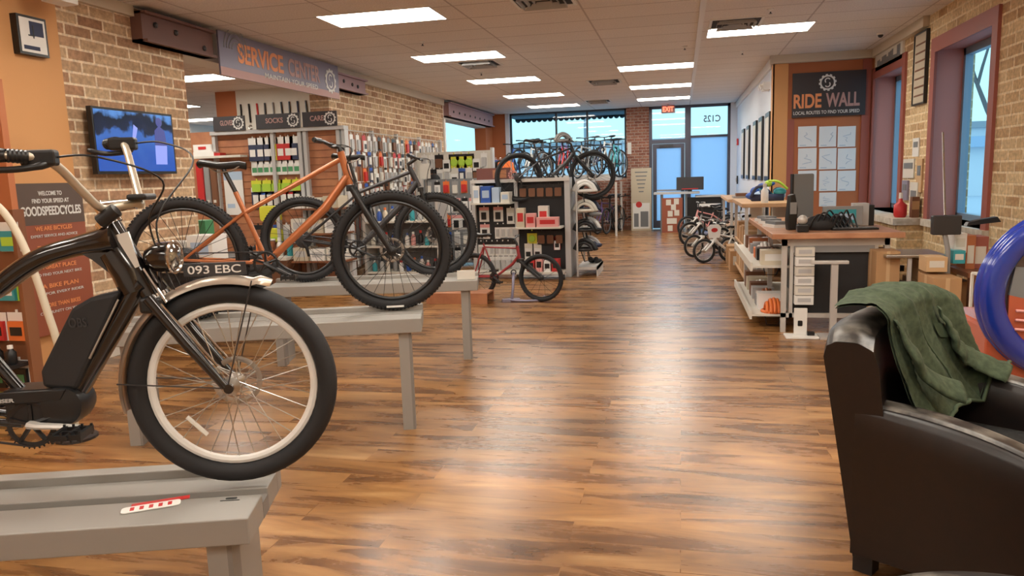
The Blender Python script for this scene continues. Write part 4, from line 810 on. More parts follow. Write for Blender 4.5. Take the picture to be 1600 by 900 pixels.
mb.tube([p+Vector((.006*math.sin(i*.8), 0, 0)) for i, p in enumerate(sl)], [.012+.05*min(1, i/9) for i in range(len(sl))], 14, sq=.28).build('sleeve', jk, smooth=True)
sl = bez([(.13, .60, .93), (.17, .64, .84), (.20, .68, .75), (.26, .72, .70), (.36, .74, .66)], 6)
MB('fleece').tube([p+Vector((.006*math.sin(i*1.7), 0, 0)) for i, p in enumerate(sl)], [.012+.05*min(1, i/9) for i in range(len(sl))], 14, sq=.26).build('sleeve', jk, smooth=True)
h = jf(.006)
MB('fleece_trim').tube([h(i/40, .995) for i in range(41)], .008, 6).build('hem', jk, smooth=True)
MB('fleece_trim').tube([h(.42+.10*math.sin(j/30*2), .36+.62*j/30) for j in range(31)], .0045, 6).build('zip_placket', jk, smooth=True)
MB('fleece_trim').grid(lambda u, v: jf(.010)(.62+.10*u, .45+.10*v), 6, 6).build('pocket_flap', jk, smooth=True)
MB('white').box(.27, .273, .44, .47, .62, .64).build('care_label', jk)
# second worn armchair whose rolled back edge shows at the bottom right
def tub(label, loc, r_, h_):
    t_ = thing('leather_tub_seat', label, 'armchair', loc)
    mb = MB('leather'); mb.lathe([(r_-.02, .05), (r_, .2), (r_, h_-.05), (r_-.012, h_-.012), (r_-.04, h_), (r_-.12, h_), (r_-.15, h_-.03), (r_-.15, h_-.25), (.01, h_-.25)], (0, 0, 0), (0, 0, 1), 64); mb.build('body', t_, smooth=50)
    mb = MB('leather_worn_sheen'); mb.lathe([(r_+.001, h_-.05), (r_-.010, h_-.010), (r_-.04, h_+.002), (r_-.12, h_+.002), (r_-.149, h_-.028)], (0, 0, 0), (0, 0, 1), 64)
    mb.f = [f for f in mb.f if len(f) == 4]; mb.mi = mb.mi[:len(mb.f)]; mb.build('worn_rim', t_, smooth=50)
    MB('black').box(-.2, -.14, -.2, -.14, 0, .06).box(.14, .2, -.2, -.14, 0, .06).box(-.2, -.14, .14, .2, 0, .06).box(.14, .2, .14, .2, 0, .06).build('foot', t_)
tub('second armchair, its worn grey rim curving into the bottom right corner', (.66, 1.36, 0), .40, .60)
# ================================================================ PRODUCTS
def proto_pack(name, mats, w_, h_, kind=0):
    mb = MB(mats); mb.box(-w_/2, w_/2, -.002, .002, -h_, 0)
    if kind == 0: mb.rbox(-w_*.38, w_*.38, -.03, -.002, -h_*.9, -h_*.28, .012, 1, 2, 'y')
    elif kind == 1: mb.box(-w_*.5, w_*.5, -.003, .003, -h_*.22, 0, 1).box(-w_*.28, w_*.22, -.022, -.002, -h_*.85, -h_*.35, 2)
    elif kind == 2: mb.lathe([(w_*.3, -.02), (w_*.36, -.01), (w_*.3, 0)], (0, -.004, -h_*.6), (0, 1, 0), 12, 1).box(-w_*.5, w_*.5, -.003, .003, -h_*.18, 0, 2)
    elif kind == 3: mb.box(-w_*.42, w_*.42, -.025, -.002, -h_*.98, -h_*.3, 1).box(-w_*.3, w_*.3, -.028, -.025, -h_*.8, -h_*.5, 2)
    mb.box(-.008, .008, -.003, .003, 0, .02)
    o = mb.build(name); return o
used = set()
def place(pr, loc, rz, label, cat, group, sc=1):
    o = pr if pr.name not in used else pr.copy()
    if pr.name not in used: used.add(pr.name)
    else: C.objects.link(o)
    if cat == 'socks': sc = 1.1
    if group in ('white boxed packs', 'neon glove packs', 'dark and red gloves'): sc = 1.18
    o.matrix_basis = Matrix.Translation(loc) @ Matrix.Rotation(rz, 4, 'Z') @ Matrix.Diagonal((sc, 1, sc, 1)); tag(o, label, cat, group); return o
def face_row(pr, x0, x1, n, y, z, label, cat, group, jit=.004, rz=0):
    for i in range(n): place(pr, (x0+(x1-x0)*(i+.5)/n+random.uniform(-jit, jit), y, z), rz, label, cat, group)
def shelfbox(name, m, x0, x1, y0, y1, z, h, label, cat, group=None, mark='white'):
    t_ = thing(name, label, cat, ((x0+x1)/2, (y0+y1)/2, z), 0, group); a = (x1-x0)/2; b = (y1-y0)/2
    MB(m).box(-a, a, -b, b, 0, h).build('carton', t_, bevel=.002); MB(mark).box(-a*.7, a*.7, -b-.002, -b, h*.3, h*.75).build('printed_label', t_); return t_
random.seed(11)
# ---------------- accessory gondola facing the camera (middle of the shop)
gy = 11.0; G = thing('accessory_gondola', 'grey slatwall gondola of packaged accessories with the bike on top', 'display rack', (-2.32, gy, 0))
each('upright', 'light_grey', ((-3.09, -3.03, gy-.05, gy+.6, 0, 1.42), (-1.67, -1.59, gy-.05, gy+.6, 0, 1.42), (-2.43, -2.38, gy-.03, gy+.02, 0, 1.42)), G)
MB('black_matte').box(-3.03, -1.67, gy+.02, gy+.08, .08, 1.42).build('slatwall_panel', G, world=True)
MB('silver_paint').box(-3.09, -1.59, gy-.06, gy+.6, 1.42, 1.47).build('top_rail', G, world=True)
MB('off_white').box(-3.03, -2.43, gy-.32, gy+.02, 1.11, 1.135).build('shelf', G, world=True); MB('off_white').box(-2.38, -1.69, gy-.32, gy+.02, .74, .765).build('shelf', G, world=True); MB('off_white').box(-3.03, -1.67, gy-.34, gy+.02, .08, .11).build('shelf', G, world=True)
for x_ in (-3.0, -1.68): MB('black').tube([(x_, gy-.3, .035), (x_+.03, gy-.3, .035)], .035, 12).tube([(x_, gy+.5, .035), (x_+.03, gy+.5, .035)], .035, 12).build('caster', G, world=True)
t_ = thing('header_sign', 'brown header sign with gear mark on the gondola top, left end', 'sign', (-2.7, gy, 1.47)); MB('poster_dark').box(-.3, .22, -.02, 0, 0, .17).build('board', t_); logo((.26, -.024, .06), uX, uZ, .075, 'pink', t_, world=False); MB('wood_red').box(-.05, .16, -.024, -.02, .02, .14).build('orange_patch', t_)
pk = {}
pk['redwhite'] = proto_pack('accessory_pack', ['white', 'pink', 'black'], .15, .22, 1); pk['white'] = proto_pack('accessory_pack', ['white', 'light_grey', 'red'], .09, .2, 0); pk['whiteblack'] = proto_pack('accessory_pack', ['white', 'black', 'light_grey'], .09, .22, 1)
pk['dark'] = proto_pack('accessory_pack', ['black', 'brown', 'pink'], .13, .2, 0); pk['yellow'] = proto_pack('yellow_glove_pack', ['yellow', 'lime', 'black'], .15, .19, 2)
pk['cream'] = proto_pack('accessory_pack', ['off_white', 'white', 'black'], .12, .24, 3); pk['blue'] = proto_pack('accessory_pack', ['navy', 'blue', 'white'], .10, .18, 1); pk['orange'] = proto_pack('accessory_pack', ['orange', 'red', 'yellow'], .10, .18, 0)
pk['redred'] = proto_pack('accessory_pack', ['red', 'white', 'black'], .10, .2, 3); pk['grey'] = proto_pack('accessory_pack', ['grey', 'off_white', 'black'], .1, .2, 0)
fy = gy-.0
face_row(pk['redwhite'], -3.02, -2.58, 2, fy, 1.06, 'red topped carded pack with black gadget, upper left rows of the gondola', 'package', 'red topped packs'); place(pk['cream'], (-2.50, fy, 1.04), 0, 'pale square pack beside the red topped packs', 'package', None)
face_row(pk['redwhite'], -3.02, -2.8, 1, fy, .80, 'red topped pack below, far left of the gondola', 'package', None); face_row(pk['whiteblack'], -2.75, -2.40, 4, fy, .80, 'white carded pack with black part, middle row of left gondola bay', 'package', 'middle row white packs')
face_row(pk['whiteblack'], -3.02, -2.42, 7, fy, .54, 'white carded pack in the lower row of left gondola bay', 'package', 'lower row white packs'); face_row(pk['white'], -3.02, -2.42, 7, fy, .31, 'white small pack in the bottom row of left gondola bay', 'package', 'bottom row white packs')
face_row(pk['dark'], -2.36, -1.70, 5, fy, 1.38, 'dark brown pack in the top row of right gondola bay', 'package', 'dark packs'); face_row(pk['dark'], -2.1, -1.70, 3, fy, .68, 'black pouch hanging under the right gondola shelf', 'package', 'black pouches')
place(pk['yellow'], (-2.18, fy, .69), 0, 'yellow topped pack under the right gondola shelf', 'package', None); place(pk['redred'], (-1.80, fy, .60), 0, 'red and white tall pack at lower right of gondola', 'package', None)
place(pk['cream'], (-2.24, fy, .50), 0, 'cream tool card in the right gondola bay', 'package', 'cream tool cards'); place(pk['cream'], (-2.10, fy, .50), 0, 'cream tool card in the right gondola bay', 'package', 'cream tool cards')
for i, (m_, x0, x1, h_) in enumerate((('white', -3.0, -2.9, .25), ('blue', -2.88, -2.73, .24), ('light_blue', -2.71, -2.6, .22), ('off_white', -2.58, -2.45, .15))): shelfbox('boxed_part', m_, x0, x1, gy-.28, gy-.05, 1.135, h_, ('white', 'deep blue', 'pale blue', 'short cream')[i]+' box on the upper left shelf of the gondola', 'box', None, 'light_blue')
for i, (m_, x0, x1, h_) in enumerate((('cream', -2.35, -2.23, .28), ('pink', -2.21, -2.07, .20), ('off_white', -2.05, -1.90, .30), ('pink', -2.05, -1.73, .14))):
    shelfbox('boxed_light', m_, x0, x1, gy-.16 if i == 2 else gy-.30, gy-.02 if i == 2 else gy-.17, .765, h_, ('small cream box', 'small pink box', 'tall pale box at the back', 'long pink printed box')[i]+' on the right gondola shelf', 'box', None, 'red')
for i in range(5): shelfbox('boxed_tube', ('white', 'red', 'pink', 'white', 'red')[i], -2.32+.12*i, -2.22+.12*i, gy-.3, gy-.1, .11, .16+.02*(i % 3), ('first white', 'first red', 'pink', 'second white', 'second red')[i]+' box on the bottom gondola shelf, counted from the centre post', 'box', None, 'black')
# helmets on the gondola's right end
def helmet(label, loc, rz, m, grp=None, sc=1):
    t_ = thing('bicycle_helmet', label, 'helmet', loc, rz, grp); mb = MB(m)
    for k in range(5):
        y_ = -.07+.035*k; hh = math.sqrt(max(0, 1-(y_/.10)**2)); mb.tube(bez([(-.12*hh-.01, y_, .01), (-.09*hh, y_*.95, .085*hh), (0, y_*.9, .125*hh), (.09*hh, y_*.95, .085*hh), (.13*hh+.01, y_, .0)], 4), .017, 7)
    mb.torus((0, 0, .01), (0, 0, 1), .105, .017, 20, 7); mb.build('shell', t_, smooth=True)
    MB('black').tube([(-.03, -.09, 0), (0, -.04, -.13), (.02, .06, -.13), (0, .09, 0)], .006, 5).build('strap', t_); t_.matrix_basis = t_.matrix_basis @ Matrix.Scale(sc, 4); return t_
hm = ['white', 'black', 'off_white', 'navy', 'black', 'white', 'black', 'light_grey']
for i in range(8): helmet('%s helmet on the gondola end, %s %s' % (('white', 'black', 'cream', 'navy', 'black', 'white', 'black', 'grey')[i], ('highest', 'second', 'third', 'lowest')[i//2], 'in the nearer column' if i % 2 == 0 else 'in the farther column'), (-1.40, 11.15+.45*(i % 2), 1.25-.29*(i//2)), random.uniform(-.3, .3), hm[i], None, 1.3)
MB_ = thing('helmet_rack', 'grey wire rack holding helmets on the gondola end', 'rack', (-1.52, 11.4, 0)); mb = MB('silver_paint')
for y_ in (11.0, 11.8): mb.tube([(-1.5, y_, 0), (-1.5, y_, 1.4)], .014, 6)
for z_ in (.1, .36, .65, .94, 1.23): mb.tube([(-1.5, 11.0, z_), (-1.5, 11.8, z_)], .008, 5).tube([(-1.5, 11.15, z_), (-1.36, 11.15, z_)], .008, 5).tube([(-1.5, 11.6, z_), (-1.36, 11.6, z_)], .008, 5)
mb.build('wire_frame', MB_, world=True); MB('silver_paint').box(-1.52, -1.2, 11.0, 11.8, .10, .14).box(-1.22, -1.2, 11.0, 11.8, .0, .14).build('base_tray', MB_, world=True)
# ---------------- second gondola behind, and the slatwall row along the brick wall
gy = 12.9; G = thing('slatwall_gondola', 'tall pale gondola of hanging parts in front of brick wall', 'display rack', (-4.0, gy, 0))
MB('off_white').box(-4.62, -3.25, gy, gy+.06, .1, 1.98).build('slatwall_panel', G, world=True); each('upright', 'silver_paint', ((-4.66, -4.62, gy-.05, gy+.1, 0, 2.02), (-3.25, -3.21, gy-.05, gy+.1, 0, 2.02)), G)
for z_ in (1.05, .1): MB('off_white').box(-4.62, -3.25, gy-.35, gy, z_, z_+.025).build('shelf', G, world=True)
f = gy-.0; L1 = 'hanging in the %s row of the tall pale gondola'
for r_i, (z_, ks) in enumerate(((1.93, 'wwkcyyycw'), (1.68, 'wkwwcbwkw'), (1.42, 'bwkwcwrww'), (.98, 'wwckwwwbw'), (.72, 'kwcwwrwkw'), (.46, 'wcwkwgwcw'))):
    km = dict(w=('white', 'white'), y=('yellow', 'yellow'), c=('cream', 'cream'), k=('dark', 'dark'), b=('blue', 'navy'), r=('redred', 'red'), g=('grey', 'grey')); n_ = len(ks)
    for i, c_ in enumerate(ks): place(pk[km[c_][0]], (-4.55+1.24*(i+.5)/n_, f, z_), 0, km[c_][1]+' carded pack '+L1 % ('top', 'second', 'third', 'fourth', 'fifth', 'lowest')[r_i], 'package', 'packs on the tall pale gondola', 1.28)
for i in range(6): shelfbox('white_carton', 'off_white' if i % 2 else 'white', -4.55+.21*i, -4.37+.21*i, gy-.32, gy-.08, 1.075, .16+.03*(i % 3), 'small pale carton on the middle shelf of the tall pale gondola, %s from left' % ('first', 'second', 'third', 'fourth', 'fifth', 'sixth')[i], 'box', None, 'light_grey')
for i in range(6): shelfbox('white_carton', 'white' if i % 2 else 'off_white', -4.55+.21*i, -4.37+.21*i, gy-.32, gy-.08, .125, .18+.03*(i % 2), 'small pale carton on the floor shelf of the tall pale gondola, %s from left' % ('first', 'second', 'third', 'fourth', 'fifth', 'sixth')[i], 'box', None, 'pink')
mb = MB('light_grey'); G = thing('gridwall', 'grey wire gridwall of hanging parts along the left brick wall', 'display rack', (XL+.1, 12.8, 0))
for y_ in (10.45, 10.62, 11.7, 12.8, 14.0, 15.3): MB('light_grey').box(XL+.06, XL+.12, y_-.03, y_+.03, 0, 2.32).build('upright', G, world=True)
mb = MB('silver_paint')
for z_ in (2.28, 1.9, 1.5, 1.1, .7, .3): mb.tube([(XL+.13, 10.45, z_), (XL+.13, 15.4, z_)], .008, 5)
for k in range(33): mb.tube([(XL+.135, 10.5+.15*k, .2), (XL+.135, 10.5+.15*k, 2.28)], .003, 4)
mb.build('wire_grid', G, world=True); MB('wood_red').box(XL+.05, XL+.06, 10.62, 12.6, .2, 2.25).build('backboard', G, world=True)
cols = ['white', 'grey', 'blue', 'white', 'redred', 'cream', 'dark', 'whiteblack', 'orange', 'white']
cn = dict(white='white', grey='grey', blue='navy', redred='red', cream='cream', dark='black', whiteblack='white and black', orange='orange', yellow='yellow')
for r_i, z_ in enumerate((2.22, 1.97, 1.72, 1.47, 1.22, .97, .72, .47)):
    for i in range(22):
        k = random.choice(cols)
        if random.random() < .08: continue
        place(pk[k], (XL+.142, 10.60+.215*i+random.uniform(-.02, .02), z_), PI/2, cn[k]+' pack on the wire gridwall along the brick wall, %s row' % ('top', 'second', 'third', 'fourth', 'fifth', 'sixth', 'seventh', 'lowest')[r_i], 'package', 'packs on the wire gridwall', 1.3 if k != 'dark' else 1.1)
# low shelf unit with tools and bottles in front of the gridwall
G = thing('low_shelf_unit', 'low grey shelf unit of small goods behind the bench bikes', 'shelf unit', (-4.35, 11.1, 0)); y0 = 10.75
for z_ in (.08, .48, .86): MB('off_white').box(-4.75, -3.6, y0, y0+.45, z_, z_+.025).build('shelf', G, world=True)
each('side_frame', 'silver_paint', ((-4.79, -4.75, y0, y0+.45, 0, 1.2), (-3.6, -3.56, y0, y0+.45, 0, 1.2)), G); MB('mid_grey').box(-4.75, -3.6, y0+.44, y0+.45, .08, 1.2).build('back_panel', G, world=True)
def bottle(label, loc, m, cap, h=.2, r=.03, grp=None, nm_='bottle'):
    t_ = thing(nm_, label, 'bottle', loc, 0, grp); MB(m).lathe([(r*.9, 0), (r, .01), (r, h*.62), (r*.55, h*.75), (r*.45, h*.82)], (0, 0, 0), (0, 0, 1), 12).build('body', t_, smooth=50); MB(cap).lathe([(r*.55, h*.82), (r*.5, h)], (0, 0, 0), (0, 0, 1), 10).build('cap', t_); return t_
bm = [('white', 'red'), ('light_grey', 'black'), ('pink', 'white'), ('blue', 'white'), ('off_white', 'navy'), ('black', 'red'), ('cream', 'orange'), ('grey', 'white'), ('teal', 'white'), ('white', 'blue')]
for s_i, z_ in enumerate((.885, .505, .105)):
    for i in range(10): a, b = bm[(i*3+s_i*4) % 10]; bottle('%s bottle with %s cap on the %s shelf of the low grey unit' % (a.replace('_', ' '), b.replace('_', ' '), ('top', 'middle', 'bottom')[s_i]), (-4.68+.11*i, y0+.13+.03*(i % 2), z_), a, b, .17+.02*(i % 4), .038, 'bottles on the low grey unit')
# ---------------- service side slatwall unit with headers, gloves, socks, boxes
sy = 9.7; G = thing('slatwall_unit', 'tall brown slatwall unit with three header signs in the service opening', 'display rack', (-5.5, sy, 0))
ux = [-6.55, -5.42, -4.62]
MB('wood_red').box(-7.1, -4.58, sy+.05, sy+.1, .1, 2.28).build('slat_panel', G, world=True)
mb = MB('wood_brown')
for k in range(22): mb.box(-6.5, -4.58, sy+.044, sy+.05, .15+.1*k, .158+.1*k)
mb.build('slat_groove', G, world=True); mb = MB('light_grey')
for x_ in (-6.52, -5.60, -5.18, -5.10, -4.60, -4.52): MB('light_grey').box(x_-.025, x_+.025, sy-.02, sy+.1, 0, 2.22).build('upright', G, world=True)
mb.box(-6.55, -4.49, sy-.05, sy+.1, 2.22, 2.27); mb.build('top_rail', G, world=True)
for i, (xa, xb) in enumerate(((333, 384), (400, 470), (473, 528))):
    a = atY(xa, 186, sy-.06); b = atY(xb, 208, sy-.06); t_ = thing('header_sign', 'dark header sign with gear mark over the slatwall unit, %s one' % ('left', 'middle', 'right')[i], 'sign', ((a.x+b.x)/2, sy-.05, 2.27), 0, None); hw = (b.x-a.x)/2
    MB('sign_dark').box(-hw, hw, -.02, 0, 0, .2).build('board', t_); logo((hw-.10, -.023, .10), uX, uZ, .09, 'sign_white', t_, world=False); text(('CARE', 'GEAR', 'RIDE')[0] if False else ('GLOVES', 'SOCKS', 'CARE')[i], (-hw*.15, -.021, .11), uX, uZ, hw*.8, .07, 'sign_grey', t_, world=False)
def sx(px_, y_=sy-.1): return atY(px_, 260, y_).x
def sz(py_, px_=430, y_=sy-.1): return atY(px_, py_, y_).z
sock = proto_pack('sock_pair', ['white', 'navy', 'white'], .13, .30, 3); sock3 = proto_pack('sock_pair', ['white', 'red', 'white'], .13, .30, 3); sock4 = proto_pack('sock_pair', ['white', 'yellow', 'white'], .13, .30, 3)
for m_, pr, nm_, xs_ in ((0, sock, 'navy', (390, 402, 413)), (0, sock4, 'yellow', (422,)), (0, sock3, 'red', (434, 446)), (0, sock, 'dark', (455,))):
    for x_ in xs_: place(pr, (sx(x_), sy+.03, sz(213)), 0, '%s packaged socks on white card, top row of the slatwall unit' % nm_, 'socks', 'packaged socks')
face_row(proto_pack('white_box_pack', ['white', 'white', 'green'], .10, .19, 3), sx(386), sx(462), 8, sy+.03, sz(248), 'white boxed pack in the row below the packaged socks', 'package', 'white boxed packs')
yl = proto_pack('yellow_glove_pack', ['yellow', 'lime', 'black'], .15, .15, 0)
face_row(yl, sx(384), sx(462), 5, sy+.03, sz(281), 'neon yellow glove pack in the slatwall row under the white boxes', 'gloves', 'neon glove packs')
gl = [proto_pack('glove_pair', [a, b, 'white'], .13, .26, 1) for a, b in (('navy', 'white'), ('blue', 'white'), ('navy', 'orange'), ('red', 'white'), ('black', 'red'))]
for i, k in enumerate((0, 1, 0, 2, 3, 3, 4)): place(gl[k], (sx(389+11*i), sy+.03, sz(292)), 0, '%s gloves hanging below the neon glove packs' % ('navy', 'bright blue', 'navy', 'navy and orange', 'red', 'red', 'black')[i], 'gloves', 'dark and red gloves')
vest = thing('folded_vest', 'neon yellow folded vest on the slatwall unit, upper one', 'vest', (sx(410), sy+.04, sz(344)-.02), 0); MB('yellow').rbox(-.17, .17, -.04, 0, 0, .22, .04, axis='y').build('fabric', vest, bevel=.012); MB('black').box(-.03, .06, -.045, -.04, .08, .11).build('logo_patch', vest)
vest = thing('folded_vest', 'neon yellow folded vest on the slatwall unit, lower one', 'vest', (sx(410), sy+.04, sz(377)-.02), 0); MB('yellow').rbox(-.17, .17, -.04, 0, 0, .20, .04, axis='y').build('fabric', vest, bevel=.012); MB('lime').box(-.1, .1, -.045, -.04, .05, .07).build('stripe', vest)
t_ = thing('poster_panel', 'pale blue and white poster behind the copper bike saddle', 'poster', (sx(352), sy+.04, sz(335))); MB('white').box(-.13, .17, -.01, 0, 0, .62).build('sheet', t_); MB('light_blue').box(-.13, .17, -.012, -.01, .5, .62).box(-.1, .02, -.012, -.01, .1, .16).build('printed_band', t_)
for i, (xa, xb, m_) in enumerate(((301, 312, 'red'), (313, 322, 'grey'), (323, 333, 'brown'), (300, 330, 'white'))):
    a, b = sx(xa), sx(xb); z0 = sz((320, 320, 320, 234)[i]); t_ = thing('clothing_item', ('red garment', 'grey garment', 'brown garment', 'white storage box')[i]+(' hanging at the left edge of the slatwall unit' if i < 3 else ' on top at the left of the slatwall unit'), 'garment' if i < 3 else 'box', ((a+b)/2, sy+.0, z0)); hw = (b-a)/2; MB(m_).rbox(-hw, hw, -.05, .06, 0, (.62, .6, .6, .12)[i], .02, axis='z').build('fabric' if i < 3 else 'carton', t_); MB('off_white' if i < 3 else 'red').box(-hw*.4, hw*.4, -.055, -.05, .05, .09).build('label', t_)
# lower shelves with boxes at the right of that unit
for z_ in (1.14, .80, .42, .1): MB('wood_brown').box(-5.25, -4.47, sy-.36, sy+.05, z_, z_+.025).build('shelf', G, world=True)
for j, (z_, h_) in enumerate(((1.165, .16), (.825, .2), (.445, .18))):
    for i in range(3): shelfbox('shoe_box', ('white', 'off_white', 'beige')[(i+j) % 3], -5.23+.25*i, -5.01+.25*i, sy-.33, sy-.02, z_, h_-.02*(i == 1), '%s shoe box on the %s brown shelf, %s one' % (('white', 'cream', 'tan')[(i+j) % 3], ('upper', 'middle', 'lower')[j], ('left', 'middle', 'right')[i]), 'box', None, 'light_grey')
for i in range(4): bottle('%s spray bottle on the low shelf behind the copper bike' % ('orange', 'blue', 'white', 'teal')[i], (-5.85+.16*i, sy-.15, .50), ('orange', 'blue', 'white', 'teal')[i], 'white', .26, .045, None, 'spray_bottle')
G2 = thing('low_counter', 'low pale counter of small goods under the slatwall unit', 'counter', (-5.3, sy-.2, 0)); MB('off_white').box(-6.4, -5.3, sy-.4, sy+.0, .46, .5).build('top', G2, world=True); MB('brown').box(-6.4, -5.3, sy-.38, sy, .1, .46).build('body', G2, world=True)
bkt = thing('round_tub', 'copper coloured round tub on the low pale counter', 'tub', (sx(412), sy-.2, .5)); MB('copper').lathe([(.10, 0), (.13, .22), (.12, .23), (.1, .22)], (0, 0, 0), (0, 0, 1), 20).build('body', bkt, smooth=50); MB('white').torus((0, 0, .23), (0, 0, 1), .125, .01, 24, 6).build('rim', bkt, smooth=True)
# grey stand with T top near the rear wheel and dark chest
t_ = thing('work_stand', 'pale T shaped work stand beside the copper bike rear wheel', 'work stand', (atY(350, 400, 7.6).x, 7.6, 0)); MB('silver_paint').tube([(0, 0, 0), (0, 0, .92)], .04, 10).build('post', t_, smooth=40); MB('silver_paint').box(-.13, .13, -.06, .06, .92, .96).build('clamp_bar', t_, bevel=.006); MB('silver_paint').box(-.25, .25, -.2, .2, 0, .02).build('base_plate', t_)
t_ = thing('tool_chest', 'black tool chest under the left brick wall behind the bikes', 'tool chest', (-4.7, 6.9, 0)); MB('black').box(-.3, .3, -.7, .5, .05, .78).build('body', t_, bevel=.01)
for k in range(5): MB('black_matte').box(-.28, .28, -.715, -.70, .10+.13*k, .21+.13*k).box(.30, .312, -.66, .46, .10+.13*k, .21+.13*k).build('drawer', t_)
MB('steel').box(-.2, .2, -.735, -.715, .70, .715).build('handle', t_)
for i in range(2): shelfbox('white_carton', 'white', -4.95+.32*i, -4.68+.32*i, 6.3, 6.55, .78, .20+.06*i, ('left', 'right')[i]+' white carton on the black tool chest', 'box', None, 'light_blue')
t_ = thing('parts_rack', 'green topped silver stand just right of the brick pier edge', 'rack', (atY(322, 400, 8.1).x, 8.1, 0)); MB('green').box(-.09, .09, -.09, .09, .9, 1.1).build('head', t_, bevel=.01); MB('silver_paint').box(-.2, .2, -.2, .2, .0, .05).box(-.03, .03, -.03, .03, .05, .9).build('pedestal', t_)
# service room tools on the white panel
mb = MB('white'); 
for i in range(9):
    x_ = -7.75+.16*i; m_ = ('black', 'black', 'red', 'black', 'grey', 'black', 'black', 'navy', 'black')[i]; t_ = thing('hanging_tool', 'long workshop tool hanging on the white service panel', 'tool', (x_, 12.42, 2.95), 0, 'tools on the service panel')
    MB(m_).tube([(0, 0, 0), (.01*(i % 3), 0, -.28-.05*(i % 3))], .018, 6).build('handle', t_); MB('steel').torus((0, 0, -.36-.05*(i % 3)), (0, 1, 0), .035, .010, 12, 5, a0=.6, a1=5.7).build('jaw', t_)
t_ = thing('tool_shelf', 'narrow white shelf below the hanging tools', 'shelf', (-7.5, 12.3, 2.38)); MB('white').box(-.3, .45, -.12, .14, 0, .03).build('board', t_); MB('dark_steel').box(-.2, -.18, 0, .14, -.12, 0).box(.3, .32, 0, .14, -.12, 0).build('bracket', t_)
t_ = thing('service_window_cabinet', 'grey cabinet far inside the service room', 'cabinet', (-9.2, 15, 0)); MB('light_grey').box(-.6, .6, -.3, .3, 0, 2.1).build('body', t_); MB('light_blue').box(-.55, -.02, -.32, -.3, .2, 2.0).box(.02, .55, -.32, -.3, .2, 2.0).build('door', t_); MB('steel').box(-.05, -.03, -.34, -.32, 1.0, 1.2).build('handle', t_)
# ---------------- left edge display with neon packs (faces the camera)
ly = 4.2; xe = atY(22, 350, ly).x
G = thing('slatwall_tower', 'dark wooden slatwall tower at the left picture edge', 'display rack', (xe-.35, ly, 0)); MB('orange_dark').box(xe-.5, xe, ly, ly+.05, 1.38, 2.25).build('header_panel', G, world=True); MB('wood_brown').box(xe-.5, xe, ly, ly+.05, 0, 1.38).build('slat_panel', G, world=True)
MB('wood_brown').box(xe, xe+.03, ly-.03, ly+.06, 0, 1.39).build('edge_post', G, world=True)
lp = [proto_pack('glove_pack', [a, b, c_], .16, .20, 3) for a, b, c_ in (('white', 'teal', 'lime'), ('white', 'lime', 'white'), ('lime', 'teal', 'white'), ('white', 'orange', 'black'), ('white', 'red', 'black'), ('white', 'black', 'green'))]
ln = ['teal and lime', 'lime', 'lime topped teal', 'orange', 'red', 'black and green']
def lx(px_): return atY(px_, 450, ly-.08).x
for i, (px_, py_, k) in enumerate(((12, 347, 0), (-22, 347, 1), (10, 425, 2), (-26, 425, 0), (26, 488, 3), (-6, 488, 4), (-40, 488, 3), (30, 562, 5), (-4, 562, 5), (30, 612, 1), (-6, 612, 2))):
    p = atY(px_, py_, ly-.004); place(lp[k], (p.x, p.y, p.z), 0, '%s pack on the left edge tower, %s row%s' % (ln[k], {347: 'top', 425: 'second', 488: 'third', 562: 'fourth', 612: 'lowest'}[py_], ', at the picture edge' if px_ < 0 else ''), 'package', 'packs on the left edge tower')
o = atY(0, 600, ly-.2); t_ = thing('bottle_shelf', 'low shelf with small jars at the left picture edge', 'shelf', (xe-.3, ly-.1, .32)); MB('black').box(-.25, .3, -.12, .1, 0, .025).build('board', t_)
for i in range(5): bottle('small dark jar on the low shelf at the left edge, %s' % ('first', 'second', 'third', 'fourth', 'fifth')[i], (xe-.5+.11*i, ly-.1, .345), 'black', 'green' if i % 2 else 'white', .13, .035, None, 'jar')
# cream curved tube rising from the left edge to the poster
pts = [(-90, 290), (-40, 300), (0, 325), (30, 370), (55, 430), (75, 490), (88, 530)]
t_ = thing('curved_tube_stand', 'cream curved tube in front of the dark red poster', 'stand', (atY(88, 530, 3.7).x, 3.7, 0)); cv = [atY(a, b, 3.7) for a, b in pts]; cv.append(Vector((cv[-1].x+.05, 3.7, .3))); cv.append(Vector((cv[-1].x+.01, 3.7, .02)))
MB('cream').tube(bez(cv, 5), .022, 10).build('tube', t_, smooth=True, world=True); MB('dark_steel').lathe([(.12, 0), (.12, .015), (.03, .03)], (cv[-1].x-t_.location.x if False else 0.06, 0, 0), (0, 0, 1), 18).build('foot', t_)

# helmets, bags and shoes crowding the low grey unit's upright and a second rack next to it
G = thing('peg_rack', 'grey peg rack of hanging tools and pouches behind the dark bench bike', 'display rack', (-3.3, 11.9, 0)); MB('mid_grey').box(-4.2, -3.25, 12.0, 12.04, .1, 1.5).build('peg_panel', G, world=True); each('upright', 'silver_paint', ((-4.24, -4.2, 11.95, 12.08, 0, 1.52), (-3.25, -3.21, 11.95, 12.08, 0, 1.52)), G)
for r_i, z_ in enumerate((1.46, 1.18, .90, .62, .36)):
    for i in range(6):
        k = random.choice(['white', 'cream', 'grey', 'blue', 'redwhite', 'dark', 'whiteblack', 'orange']); place(pk[k], (-4.12+.155*i, 12.0, z_), 0, '%s pack on the grey peg rack, %s row' % (dict(cn, redwhite='red topped')[k], ('top', 'second', 'third', 'fourth', 'lowest')[r_i]), 'package', 'packs on the grey peg rack', 1.1)

